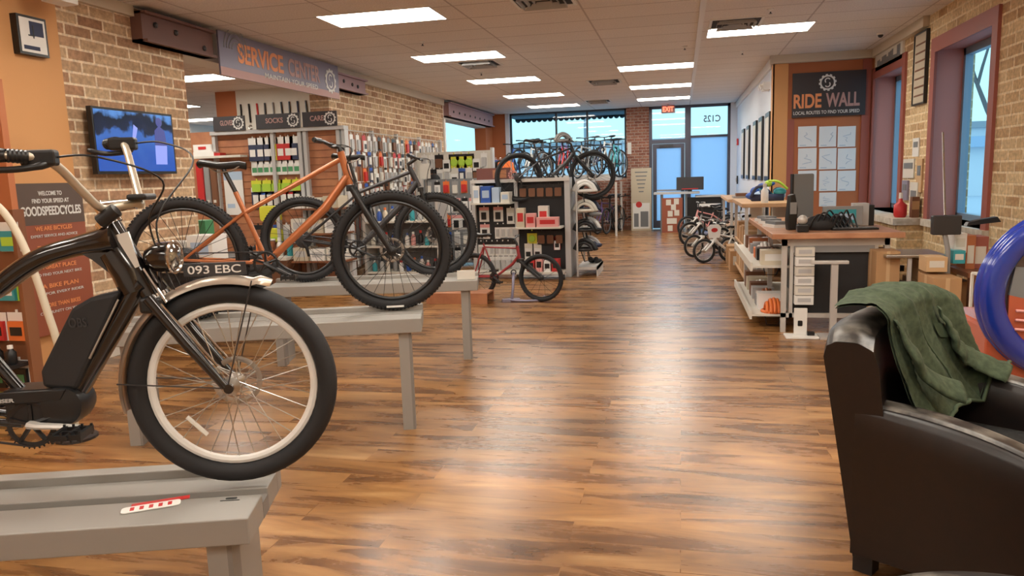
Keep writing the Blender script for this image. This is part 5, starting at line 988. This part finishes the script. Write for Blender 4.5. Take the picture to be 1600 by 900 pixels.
t_ = thing('long_shelf', 'long white shelf at upper left of the slatwall unit', 'shelf', (sx(342), sy-.02, sz(243))); MB('off_white').box(-.40, .38, -.12, .06, 0, .03).build('board', t_); MB('white').box(-.38, -.05, -.10, .04, .03, .09).build('shelf_box', t_); MB('red').box(-.05, .05, -.10, .04, .03, .07).build('red_box', t_)
for i, (m_, n_) in enumerate((('black', 'black'), ('light_grey', 'grey'), ('navy', 'navy'), ('white', 'white'), ('black', 'second black'))): place(pk[('dark', 'grey', 'blue', 'white', 'whiteblack')[i]], (sx(388+15*i), sy+.03, sz(352)), 0, '%s small pack in the low row beside the folded vests' % n_, 'package', None, 1.2)

for i, (x_, z_, m_, n_) in enumerate(((-4.3, 1.62, 'black_matte', 'black'), (-3.75, 1.30, 'navy', 'navy'), (-4.1, .95, 'grey', 'grey'), (-3.5, .60, 'black_matte', 'second black, lowest'))):
    t_ = thing('saddle_bag', '%s saddle bag hanging among the packs on the tall pale gondola' % n_, 'bag', (x_, 12.84, z_)); MB(m_).ball((0, 0, -.12), .12, 12, 8, sc=(1, .45, .8)).build('pouch', t_, smooth=True); MB('black').tube([(0, .0, -.04), (0, .03, .03)], .012, 6).build('strap', t_)
a = atY(655, 256, 11.95); b = atY(673, 279, 11.95); t_ = thing('price_card', 'blank white square card above the dark bench bike', 'sign', ((a.x+b.x)/2, 11.96, b.z)); MB('off_white').box(-.09, .09, -.005, 0, 0, a.z-b.z).build('card', t_); MB('steel').tube([(0, .01, -b.z+.0), (0, .01, .02)], .008, 6).build('post', t_); MB('steel').lathe([(.1, 0), (.1, .015)], (0, .01, -b.z), (0, 0, 1), 14).build('base', t_)
for i in range(5):
    k = ('black_matte', 'grey', 'black_matte', 'navy', 'black_matte')[i]; t_ = thing('shoe_pair', '%s cycling shoes on the wire rack at the gondola end, %s' % (('black', 'grey', 'black', 'navy', 'black')[i], ('topmost', 'second', 'third', 'fourth', 'lowest')[i]), 'shoes', (-1.30, 11.55, 1.09-.24*i+.01), .3*i)
    for s_ in (-.05, .05): MB(k).ball((0, s_, .035), .05, 10, 8, sc=(2.2, .8, .7)).ball((-.06, s_, .07), .038, 10, 6, sc=(1, .9, .9)).build('shoe', t_, smooth=True)
# ================================================================ REGISTER COUNTER
cx0, cx1, cy0, cy1 = .90, 1.80, 7.15, 9.45
G = thing('register_counter', 'wood topped grey framed register counter at right', 'counter', (1.35, 8.3, 0))
MB('wood_top').box(cx0-.10, cx1+.10, cy0-.10, cy1, .87, .92).build('countertop', G, world=True, bevel=.006)
mb = MB('silver_paint')
for x_ in (cx0, cx1-.04):
    for y_ in (cy0, cy0+1.1, cy1-.05): mb.box(x_, x_+.045, y_, y_+.045, 0, .87)
mb.box(cx0, cx1, cy0, cy0+.03, .80, .86).box(cx0, cx1, cy0, cy0+.03, .14, .18).box(cx0+.07, cx0+.10, cy0, cy0+.03, .14, .8).box(cx1-.12, cx1-.09, cy0, cy0+.03, .14, .8).box(cx0, cx0+.03, cy0, cy1, .82, .86).build('frame', G, world=True)
MB('grey').box(cx0+.1, cx1-.12, cy0-.004, cy0+.02, .74, .80).build('rail', G, world=True)
MB('black_matte').box(cx0+.10, cx1-.12, cy0+.03, cy0+.05, .16, .78).build('front_panel', G, world=True)
MB('mid_grey').box(cx0+.3, cx0+.32, cy0+.2, cy1, .1, .85).build('inner_panel', G, world=True)
for z_, dz in ((.58, .02), (.12, .02)): MB('off_white').box(cx0-.24, cx0+.30, cy0+.15, cy1, z_, z_+dz).box(cx0-.26, cx0-.24, cy0+.15, cy1, z_-.03, z_+.05).build('side_shelf', G, world=True)
for i in range(6): t_ = shelfbox('white_carton', ('white', 'off_white')[i % 2], cx0+.11, cx0+.27, cy0-.07, cy0+.02, .27+.088*i, .082, 'small white box on the counter front, %s from the bottom' % ('lowest', 'second', 'third', 'fourth', 'fifth', 'topmost')[i], 'box', None, 'light_grey')
goods = [('cream', .14), ('brown', .18), ('black', .12), ('orange', .1), ('white', .16), ('grey', .1), ('copper', .15), ('light_grey', .12), ('brown', .14), ('white', .12)]
for lv, z_ in enumerate((.60, .14)):
    for i, (m_, h_) in enumerate(goods):
        y_ = cy0+.28+.21*i; k = (i+lv*3) % 10; m_, h_ = goods[k]
        if (i+lv) % 3 == 1: helmet('%s helmet on the %s side shelf of the register counter, place %s' % ({'cream': 'cream', 'brown': 'brown', 'black': 'black', 'orange': 'orange', 'white': 'white', 'grey': 'grey', 'copper': 'copper', 'light_grey': 'pale grey'}[m_], ('upper', 'lower')[lv], ('one', 'two', 'three', 'four', 'five', 'six', 'seven', 'eight', 'nine', 'ten')[i]), (cx0-.03, y_, z_), PI/2, m_)
        else: shelfbox('small_carton', m_, cx0-.16, cx0+.06, y_-.08, y_+.08, z_, h_, '%s carton on the %s side shelf of the register counter, place %s' % (m_.replace('_', ' '), ('upper', 'lower')[lv], ('one', 'two', 'three', 'four', 'five', 'six', 'seven', 'eight', 'nine', 'ten')[i]), 'box', None, 'white')
# T shaped grey post leaning in front of counter
q = atZ(1292, 518, 0); t_ = thing('t_post_stand', 'grey T shaped post standing before the register counter', 'stand', (q.x, 6.95, 0)); a_ = atY(1267, 410, 6.95); b_ = atY(1326, 410, 6.95)
MB('silver_paint').box(-.028, .028, -.02, .02, .02, a_.z-.01).build('post', t_); MB('silver_paint').box(a_.x-q.x, b_.x-q.x, -.03, .03, a_.z-.015, a_.z+.015).build('cross_bar', t_, bevel=.006); MB('silver_paint').box(-.12, .12, -.1, .1, 0, .02).build('foot', t_)
t_ = thing('small_white_stand', 'small white bracket stand on the floor before the counter', 'stand', (1.04, 6.95, 0)); MB('white').box(-.13, .15, -.10, .08, 0, .02).build('base', t_, bevel=.006); mb = MB('white').box(-.05, .06, .0, .03, .02, .26); mb.build('upright', t_, bevel=.004); MB('black').rbox(-.02, .02, -.004, 0, .10, .15, .008, axis='y').build('slot', t_); MB('black').box(.06, .12, -.03, .02, .02, .05).build('caster', t_)
# things on the counter
top = .92
t_ = thing('monitor', 'grey backed monitor standing on the register counter', 'monitor', (1.17, 7.85, top), math.radians(12)); MB('mid_grey').rbox(-.10, .10, -.02, .02, .09, .52, .015, axis='y').build('display', t_, bevel=.005); MB('black').box(-.115, -.10, -.03, .03, .08, .52).build('bezel', t_); MB('black').box(-.03, .03, 0, .04, .0, .12).box(-.1, .1, -.08, .1, 0, .015).build('stand', t_)
t_ = thing('card_terminal', 'tall black card terminal at the counter corner', 'terminal', (1.02, 7.5, top), .3); MB('black').prism([(-.04, 0), (.04, 0), (.05, .2), (.02, .34), (-.03, .33), (-.05, .1)], (0, 0, 0), (1, 0, 0), uZ, .07).build('body', t_, bevel=.01); MB('grey').box(-.03, .03, -.045, -.036, .15, .26).build('screen', t_)
t_ = thing('desk_phone', 'black desk phone beside the small round camera mount', 'phone', (1.08, 7.22, top)); MB('black').box(-.05, .05, -.05, .05, 0, .07).build('base', t_, bevel=.01); MB('silver_paint').ball((0, 0, .11), .045).build('round_head', t_, smooth=True)
t_ = thing('black_bag', 'heap of black cables and bag on the register counter', 'bag', (1.28, 7.45, top)); mb = MB('black_matte'); mb.ball((0, 0, .05), .16, 16, 10, sc=(1, .7, .55)); mb.ball((.14, .02, .06), .12, 14, 9, sc=(1, .7, .6)); mb.build('bag', t_, smooth=True); random.seed(5)
for k in range(7): MB('black').tube(bez([(-.12+.05*k, -.08, .02), (-.06+.05*k, -.1, .14+.02*(k % 3)), (.03+.04*k, -.06, .12), (.12+.03*k, -.09, .01)], 5), .008, 6).build('cable', t_, smooth=True)
t_ = thing('small_display', 'small teal landscape screen on the register counter', 'monitor', (1.52, 7.75, top), -.05); MB('grey').box(-.18, .18, -.015, .02, .02, .20).build('case', t_, bevel=.004); MB('teal').box(-.14, .12, -.019, -.015, .04, .17).build('picture', t_); MB('light_blue').box(-.08, .10, -.021, -.019, .07, .13).build('picture_highlight', t_); MB('black').box(-.05, .05, -.03, .05, 0, .02).build('foot', t_)
t_ = thing('grey_box', 'grey boxy device beside the small teal screen', 'device', (1.72, 7.9, top)); MB('light_grey').box(-.08, .06, -.05, .08, 0, .22).build('case', t_, bevel=.005); MB('black').box(.06, .11, -.04, .06, 0, .20).build('side_panel', t_)
t_ = thing('keyboard', 'dark keyboard lying on the counter right of the cables', 'keyboard', (1.55, 7.4, top), .1); MB('black').box(-.2, .2, -.07, .07, 0, .018).build('base', t_); mb = MB('mid_grey')
for i in range(12):
    for j in range(4): mb.box(-.19+.032*i, -.165+.032*i, -.06+.032*j, -.035+.032*j, .018, .024)
mb.build('keys', t_)
for i in range(3): t_ = thing('paper_tray', 'white paper tray on the counter edge, %s one' % ('nearest', 'middle', 'farthest')[i], 'tray', (.93, 7.9+.42*i, top), .3); MB('white').box(-.08, .08, -.14, .14, 0, .03).build('tray', t_); MB('mid_grey').box(-.06, .06, -.12, .12, .03, .06).build('papers', t_)
t_ = thing('bike_stand_head', 'dark tool clamp at the right side of the counter', 'clamp', (1.86, 7.3, .55)); MB('dark_steel').box(-.03, .1, -.03, .03, 0, .05).build('arm', t_); MB('white').box(-.02, .02, -.02, .02, -.35, -.1).build('white_strip', t_)
# second and third wooden counters further back
def lowcounter(label, x0, x1, y0, y1, h, goods_):
    G = thing('wooden_counter', label, 'counter', ((x0+x1)/2, (y0+y1)/2, 0)); MB('wood_light').box(x0-.04, x1+.02, y0-.04, y1, h-.05, h).build('countertop', G, world=True, bevel=.005)
    each('leg', 'silver_paint', [(x_, x_+.04, y_, y_+.04, 0, h-.05) for x_ in (x0, x1-.05) for y_ in (y0, y1-.05)], G)
    for z_ in (.12, .5): MB('wood_light').box(x0, x1-.01, y0+.02, y1-.05, z_, z_+.025).build('shelf', G, world=True)
    MB('beige').box(x1-.06, x1-.04, y0, y1, .1, h-.05).build('back_panel', G, world=True); return G
lowcounter('wood topped counter just beyond the register counter', .78, 1.36, 9.75, 11.6, 1.08, 0); lowcounter('far wooden counter by the pale wall', .80, 1.36, 12.9, 15.2, 1.02, 0)
for i in range(4):
    shelfbox('cardboard_carton', 'cardboard', .80, 1.1, 9.85+.42*i, 10.15+.42*i, .525, .2+.04*(i % 2), 'cardboard carton on the shelf of the middle wood counter, %s from front' % ('first', 'second', 'third', 'fourth')[i], 'box', None, 'off_white'); shelfbox('cardboard_carton', ('cardboard_light', 'cardboard')[i % 2], .80, 1.15, 9.85+.42*i, 10.17+.42*i, .145, .22, 'cardboard carton low in the middle wood counter, %s from front' % ('first', 'second', 'third', 'fourth')[i], 'box', None, 'off_white')
t_ = thing('backpack', 'blue and green crumpled backpack on the middle wood counter', 'backpack', (1.12, 10.5, 1.08)); random.seed(9); mb = MB(['blue', 'teal', 'navy', 'lime', 'light_blue'])
[mb.ball((-.20+.029*k+random.uniform(-.02, .02), random.uniform(-.07, .07), .055+random.random()*(.19 if 3 < k < 12 else .10)), random.uniform(.045, .085), 10, 7, (0, 2, 0, 4, 1, 0, 2, 1, 3, 0, 1, 2, 1, 4)[k], (1, .8, random.uniform(.6, 1.1))) for k in range(14)]; mb.box(-.2, .2, -.1, .1, 0, .09, 2); body = mb.build('body', t_, smooth=True)
MB('lime').tube(bez([(.0, -.10, .26), (.12, -.12, .25), (.24, -.1, .15)], 5), .018, 6).build('strap', t_, smooth=True); MB('navy').tube(bez([(-.22, -.1, .05), (-.15, -.13, .18), (-.02, -.13, .2)], 5), .02, 6).build('strap', t_, smooth=True)
bottle('white bottle standing before the blue backpack', (1.02, 9.85, 1.08), 'white', 'off_white', .24, .045)
t_ = thing('coffee_tray', 'dark tray of small items on the far wooden counter', 'tray', (1.02, 13.5, 1.02)); MB('grey').box(-.15, .15, -.2, .2, 0, .03).build('tray', t_); MB('brown').box(-.1, .1, -.12, .12, .03, .08).build('items', t_)
# ---------------- reception desk at the door
fd = 19.1; G = thing('reception_desk', 'pale desk by the entrance with dark cupboard front', 'desk', (.3, fd, 0)); MB('light_grey').box(-.66, .45, fd-.05, fd+.6, .95, 1.0).box(.35, 1.05, fd-.05, fd+.6, .86, .90).build('desktop', G, world=True)
MB('mid_grey').box(-.5, -.44, fd, fd+.5, 0, .95).box(.98, 1.03, fd, fd+.5, 0, .86).box(.10, .15, fd, fd+.5, 0, .95).build('side', G, world=True); MB('black').box(.15, .98, fd+.1, fd+.12, .1, .86).build('front_panel', G, world=True); MB('white').box(.4, .95, fd-.01, fd+.02, .62, .70).build('drawer_front', G, world=True)
t_ = thing('stickered_panel', 'red panel with pasted pale cards on the desk front', 'poster', (-.22, fd-.03, 0)); MB('poster_red').box(-.24, .26, -.02, 0, 0, .86).build('board', t_); mb = MB('off_white')
for i, (x_, z_) in enumerate(((-.10, .04), (-.12, .22), (.0, .22), (-.1, .40), (-.02, .56), (.06, .42), (-.14, .68), (.05, .70))): mb.box(x_, x_+.12, -.026, -.02, z_, z_+.14)
mb.build('cards', t_)
t_ = thing('monitor', 'dark monitor back on the reception desk by the door', 'monitor', (.22, fd+.2, 1.0)); MB('dark_steel').rbox(-.33, .33, -.03, .03, .04, .36, .015, axis='y').build('display', t_); MB('black').box(-.05, .05, 0, .06, 0, .1).build('stand', t_); MB('red').box(-.2, .2, -.034, -.03, .06, .08).build('port_strip', t_)
t_ = thing('standing_poster', 'tall pale standing poster with pictures beside the front door', 'poster', (-1.03, 19.9, 0)); MB('beige').box(-.24, .28, -.02, .02, 0, 1.62).build('board', t_); MB('white').box(-.2, .24, -.023, -.02, .05, .72).build('white_part', t_)
mb = MB('mid_grey'); 
for k in range(6): mb.box(-.14+.02*k, .18-.02*k, -.023, -.02, 1.5-.1*k, 1.53-.1*k)
mb.box(-.17, -.05, -.026, -.023, .1, .45).box(.0, .2, -.026, -.023, .1, .5); mb.build('printing', t_); MB('red').lathe([(.08, 0), (.08, .004)], (-.04, -.026, .68), (0, 1, 0), 14).build('red_flower', t_)
# ---------------- children's bicycles
SK = dict(hb=(-.17, .38), ht=(-.21, .50), bb=(-.40, .20), tt=(-.50, .40), sc=(-.51, .44), sp=(-.55, .55), bar=(-.22, .62), rh=(-.78, .20))
def kid(px, py, yaw, m, label, r=.2, seat='black', sc=1.0):
    q = atZ(px, py, 0); S = {k: (v[0]*r/.2, v[1]*r/.2) for k, v in SK.items()}
    return mtb('childrens_bicycle', label, (q.x, q.y, 0), yaw, r, .78, S, m, None, 0, 'white', 'white', .022*r/.2, False, 'bicycle', 'silver_paint', .2, seat, .014)
kid(1100, 411, 205, 'white', "white child's bike with red number plate nearest in the row", .2)
kid(1084, 402, 212, 'black', "dark child's bike tucked behind the white one", .2)
kid(1078, 385, 208, 'grey', "larger grey child's bike in the middle of the row", .25)
kid(1074, 372, 205, 'pink', "pink child's bike toward the reception desk", .25)
kid(1138, 408, 214, 'purple', "purple child's bike leaning beside the white one", .2)
kid(1128, 392, 216, 'black', "black child's bike in the middle of the cluster", .22)
kid(1140, 372, 200, 'light_grey', "silver child's bike close to the pale wall", .24)
q = atZ(1100, 411, 0); t_ = thing('number_board', 'white board with red oval on the nearest child bike', 'plate', (q.x+.16, q.y+.0, .52), math.radians(20)); MB('white').prism([(-.09, -.11), (.09, -.11), (.12, .06), (.07, .11), (-.07, .11), (-.12, .06)], (0, 0, 0), (1, 0, 0), uZ, .01).build('board', t_); MB('red').prism([(.055*math.cos(k*PI/8), .035*math.sin(k*PI/8)) for k in range(16)], (0, -.008, .02), (1, 0, 0), uZ, .004).build('oval', t_)
q = atZ(1160, 425, 0)
for i in range(3): shelfbox('floor_basket', 'cardboard', .72+.0*i, 1.0, q.y+.1+.8*i, q.y+.5+.8*i, 0, .3, 'cardboard tub on the floor between the counters, %s' % ('nearest', 'middle', 'farthest')[i], 'box', None, 'off_white')
# ---------------- rows of bikes at the far window
SA = dict(hb=(-.22, .64), ht=(-.26, .80), bb=(-.58, .29), tt=(-.72, .74), sc=(-.73, .78), sp=(-.77, .92), bar=(-.24, .90), rh=(-1.02, .35))
G = thing('bike_platform', 'raised pale platform carrying the window bikes', 'platform', (-2.9, 18.9, 0)); MB('light_grey').box(-4.5, -1.5, 18.2, 19.9, 1.34, 1.40).build('deck', G, world=True); each('post', 'silver_paint', ((-4.5, -4.45, 18.2, 18.25, 0, 1.30), (-1.55, -1.5, 18.2, 18.25, 0, 1.30), (-4.5, -4.45, 19.85, 19.9, 0, 1.30), (-1.55, -1.5, 19.85, 19.9, 0, 1.30)), G)
MB('dark_steel').tube([(-4.45, 19.9, 1.36), (-4.45, 19.9, 2.25), (-1.5, 19.9, 2.25), (-1.5, 19.9, 1.36)], .02, 6).build('hanging_rail', G, world=True)
bl = [('blue', 'blue'), ('white', 'white'), ('black', 'black'), ('red', 'red'), ('light_grey', 'silver'), ('navy', 'navy'), ('teal', 'teal')]
for i, (m_, n_) in enumerate((('black', 'black'), ('dark_steel', 'dark grey'), ('purple', 'purple'), ('black', 'second black'), ('white', 'white'))):
    mtb('city_bicycle', '%s bicycle in the back row on the window platform, handlebar high against the glass' % n_, (-4.0+.52*i, 18.75, 1.50), 248+8*(i % 3), .35, 1.0, SA, m_, None, 0, m_, 'black', .020, False, 'bicycle', 'black', .27, 'black', .014)
MB('silver_paint').box(-4.4, -1.6, 18.6, 19.85, 1.40, 1.50).build('riser', G, world=True)
for i, (m_, n_) in enumerate(bl):
    mtb('city_bicycle', '%s bicycle on the platform at the far window' % n_, (-4.15+.42*i, 18.35, 1.40), 262-12*(i % 3), .35, 1.02, SA, m_, None, 0, m_, 'black', .020, False, 'bicycle', 'light_grey', .27, 'black', .014)
SB2 = {k: v for k, v in SA.items()}
for i, (px_, py_, yaw, m_, n_) in enumerate(((934, 366, 250, 'purple', 'purple'), (948, 366, 255, 'black', 'black'), (964, 362, 255, 'brown', 'brown'))):
    q = atZ(px_, py_, 0); mtb('city_bicycle', '%s bicycle on the floor against the far brick' % n_, (q.x, q.y, 0), yaw, .33, 1.0, SA, m_, None, 0, m_, 'black', .022, False, 'bicycle', 'grey', .25, 'black', .014)
helmet('grey helmet resting high on the gondola bike', (-1.72, 11.25, 2.0), .4, 'grey')
# clothes rail by the orange far pillar
G = thing('clothes_rail', 'clothes rail of jerseys near the orange far pillar', 'clothes rail', (-4.2, 16.5, 0)); MB('steel').tube([(-4.75, 16.5, 0), (-4.75, 16.5, 1.9), (-3.7, 16.5, 1.9), (-3.7, 16.5, 0)], .015, 6).build('rail', G, world=True); MB('steel').box(-4.78, -4.72, 16.2, 16.8, 0, .03).box(-3.73, -3.67, 16.2, 16.8, 0, .03).build('foot', G, world=True)
for i, (m_, n_) in enumerate((('red', 'red'), ('navy', 'navy'), ('pink', 'pink'), ('purple', 'purple'), ('white', 'white'), ('blue', 'blue'), ('black', 'black'), ('orange', 'orange'))):
    t_ = thing('jersey', '%s jersey hanging on the clothes rail near the far pillar' % n_, 'shirt', (-4.6+.11*i, 16.5, 1.88), math.radians(55)); MB(m_).prism([(-.22, -.06), (-.05, 0), (.05, 0), (.22, -.06), (.28, -.28), (.2, -.3), (.18, -.2), (.18, -.65), (-.18, -.65), (-.18, -.2), (-.2, -.3), (-.28, -.28)], (0, 0, 0), (1, 0, 0), uZ, .04).build('fabric', t_, bevel=.01); MB('steel').torus((0, 0, .03), (0, 1, 0), .025, .004, 12, 4).build('hanger_hook', t_)
# ---------------- right side clutter before the windows
def carton(label, x0, x1, y0, y1, z0, z1, m='cardboard'):
    t_ = thing('cardboard_box', label, 'box', ((x0+x1)/2, (y0+y1)/2, z0)); a, b = (x1-x0)/2, (y1-y0)/2; MB(m).box(-a, a, -b, b, 0, z1-z0).build('carton', t_, bevel=.004); MB('cardboard_light').box(-a*.15, a*.15, -b-.002, -b, 0, z1-z0).box(-.001-a, -a, -b*.15, b*.15, 0, z1-z0).build('tape', t_); return t_
def rb(y_, xa, ya, xb, yb): a = atY(xa, ya, y_); b = atY(xb, yb, y_); return a.x, b.x, b.z, a.z
x0, x1, z0, z1 = rb(6.9, 1370, 393, 1400, 470); carton('tall brown carton left of the folding table', x0, x1+.02, 6.9, 7.3, 0, z1)
x0, x1, z0, z1 = rb(6.3, 1470, 445, 1500, 500); carton('brown carton under the right end of the table', x0-.05, x1, 6.3, 6.7, 0, .62)
carton('wide brown carton below the folding table', 1.98, 2.4, 6.95, 7.4, 0, .5); carton('brown carton stacked on the wide one', 2.0, 2.3, 7.0, 7.35, .5, .68, 'cardboard_light')
a = atZ(1385, 400, .74); b = atZ(1477, 398, .74)
t_ = thing('folding_table', 'small silver topped table before the right windows', 'table', ((a.x+b.x)/2, a.y, 0)); hw = (b.x-a.x)/2; MB('steel').box(-hw, hw, 0, .5, .72, .745).build('tabletop', t_, bevel=.005); MB('silver_paint').box(-.06, -.03, .02, .05, 0, .72).build('leg', t_); MB('silver_paint').box(hw-.06, hw-.03, .02, .05, 0, .72).build('leg', t_); MB('silver_paint').box(-hw+.02, -hw+.05, .4, .43, 0, .72).build('leg', t_); MB('silver_paint').box(hw-.06, hw-.03, .4, .43, 0, .72).build('leg', t_); MB('off_white').box(-.03, hw-.06, .05, .45, .45, .47).build('shelf', t_)
p = atY(1477, 352, 6.6); t_ = thing('desk_lamp', 'square grey headed lamp leaning up behind the table', 'lamp', (p.x, 6.6, 0)); MB('dark_steel').rbox(-.10, .11, -.03, .03, p.z-.075, p.z+.08, .01, axis='y').build('lamp_head', t_, bevel=.005); MB('grey').tube([(.0, 0, p.z-.07), (.03, .0, .80), (.05, .0, .03)], .020, 8).build('pole', t_, smooth=40); MB('steel').tube([(.0, .02, p.z+.08), (.10, .5, p.z+.75)], .008, 6).build('rod', t_); MB('grey').lathe([(.14, 0), (.14, .02), (.02, .03)], (.05, 0, 0), (0, 0, 1), 18).build('base', t_)
for i, (pa, pb, y_, m_, lb, h0) in enumerate((((1492, 365), (1510, 395), 6.7, 'white', 'white box behind the lamp pole', .9), ((1490, 392), (1508, 412), 6.6, 'teal', 'pale green box below the white one', .75), ((1511, 368), (1522, 430), 6.7, 'orange_dark', 'narrow orange board right of the white box', .3), ((1522, 370), (1542, 430), 6.75, 'maroon', 'dark red box beside the orange board', .3), ((1448, 402), (1480, 425), 6.5, 'cardboard_light', 'pale brown carton at the table end', .6))):
    x0, x1, z0, z1 = rb(y_, *pa, *pb); shelfbox('storage_box', m_, x0, x1, y_, y_+.2, z0, z1-z0, lb, 'box', None, 'off_white')
G = thing('right_stack_table', 'dark low side table holding the boxes by the window', 'table', (2.62, 6.85, 0)); MB('wood_brown').box(2.2, 2.8, 6.45, 7.2, .60, .64).build('top', G, world=True); MB('wood_brown').box(2.22, 2.27, 6.47, 6.52, 0, .6).build('leg', G, world=True); MB('wood_brown').box(2.73, 2.78, 6.47, 6.52, 0, .6).build('leg', G, world=True); MB('wood_brown').box(2.73, 2.78, 7.1, 7.15, 0, .6).build('leg', G, world=True)
# red bag and small things on the ledge
p = atY(1392, 352, 10.6); t_ = thing('red_canister', 'small red canister on the brick window ledge', 'canister', (2.62, 10.0, .86)); MB('red').lathe([(.06, 0), (.075, .03), (.075, .15), (.03, .19), (.02, .23)], (0, 0, 0), (0, 0, 1), 16).build('body', t_, smooth=50); MB('white').lathe([(.022, .23), (.02, .30)], (0, 0, 0), (0, 0, 1), 10).build('cap', t_)
t_ = thing('brown_box', 'narrow brown box beside the red canister', 'box', (2.74, 9.9, .86)); MB('brown').box(-.03, .05, -.05, .05, 0, .25).build('carton', t_); MB('cardboard').box(-.03, .05, -.052, -.05, .1, .2).build('label', t_)
# wheeled cart with bike parts by the kiosk
t_ = thing('wire_cart', 'white wire cart with black bags behind the armchair', 'cart', (2.15, 5.55, 0)); mb = MB('off_white')
for x_ in (-.18, .2):
    for y_ in (-.15, .15): mb.tube([(x_, y_, 0), (x_, y_, .74)], .012, 6)
for z_ in (.15, .45, .74): mb.tube([(-.18, -.15, z_), (.2, -.15, z_), (.2, .15, z_), (-.18, .15, z_)], .010, 6, closed=True)
mb.build('wire_frame', t_); mb = MB('black_matte'); mb.ball((0, 0, .30), .14, sc=(1, .8, 1)).ball((.02, 0, .58), .13, sc=(1.1, .8, .9)); mb.build('black_bags', t_, smooth=True); MB('white').ball((.05, -.14, .40), .05).box(-.12, -.06, -.17, -.14, .5, .6).build('white_tags', t_, smooth=40)
# ---------------- orange base with the large blue ring window
yk = 4.35; R0 = atY(1530, 400, yk)
t_ = thing('ring_cabinet', 'orange red cabinet with a large glossy blue ring window, right edge', 'cabinet', (R0.x+.44, yk, 0))
MB('kiosk_red').box(-.36, .9, .06, .7, .02, .62).build('base', t_, bevel=.02)
cc = Vector((.10, .02, .80)); RX, RZ = .46, .42
def ringpt(a, k=1.0): return Vector((cc.x+RX*k*math.cos(a), cc.y+.0, cc.z+RZ*k*math.sin(a)))
MB('ring_blue').tube([ringpt(2*PI*i/64) for i in range(64)], .062, 14, closed=True, sq=.6).build('ring', t_, smooth=True)
MB('ring_blue').tube([ringpt(2*PI*i/64, 1.08)+Vector((0, .05, 0)) for i in range(64)], .035, 10, closed=True).build('ring_edge', t_, smooth=True)
mb = MB('ring_glass'); pts = [ringpt(2*PI*i/64, .95) for i in range(64)]; mb.prism([(p.x, p.z) for p in pts], (0, .05, 0), (1, 0, 0), uZ, .02); mb.build('window_disc', t_)
mb = MB('kiosk_red'); mb.prism([(-.28, .62), (-.1, .46), (.3, .46), (.45, .66), (.05, .72), (-.28, .80)], (0, .025, 0), (1, 0, 0), uZ, .02); mb.build('orange_reflector', t_)
MB('mid_grey').prism([(-.28, .80), (.05, .72), (.45, .68), (.45, .85), (.1, .92), (-.26, .95)], (0, .025, 0), (1, 0, 0), uZ, .02).build('grey_panel', t_)
for k in range(3): MB('pink').tube(bez([(-.25, 0, .62+.05*k), (-.05, 0, .60+.05*k), (.2, 0, .54+.05*k), (.42, 0, .52+.05*k)], 5), .008, 5).build('chrome_line', t_, smooth=True)
MB('chrome').tube(bez([(-.10, 0, 1.12), (-.14, 0, 1.0), (-.10, 0, .88), (-.18, 0, .80)], 5), .02, 8).build('chrome_arm', t_, smooth=True)
MB('off_white').rbox(-.03, .08, -.05, -.04, .82, 1.12, .03, axis='y').build('hang_tag', t_); MB('beige').box(.08, .4, -.03, -.02, .88, 1.10).build('cream_panel', t_)
t_ = thing('sunglasses', 'black sunglasses and papers on the sill near the blue ring', 'glasses', (atY(1535, 345, 4.9).x, 4.9, atY(1535, 352, 4.9).z)); MB('black').prism([(-.09, 0), (.09, .02), (.07, .05), (-.02, .035), (-.08, .02)], (0, 0, 0), (1, 0, 0), uZ, .05).build('frame', t_)
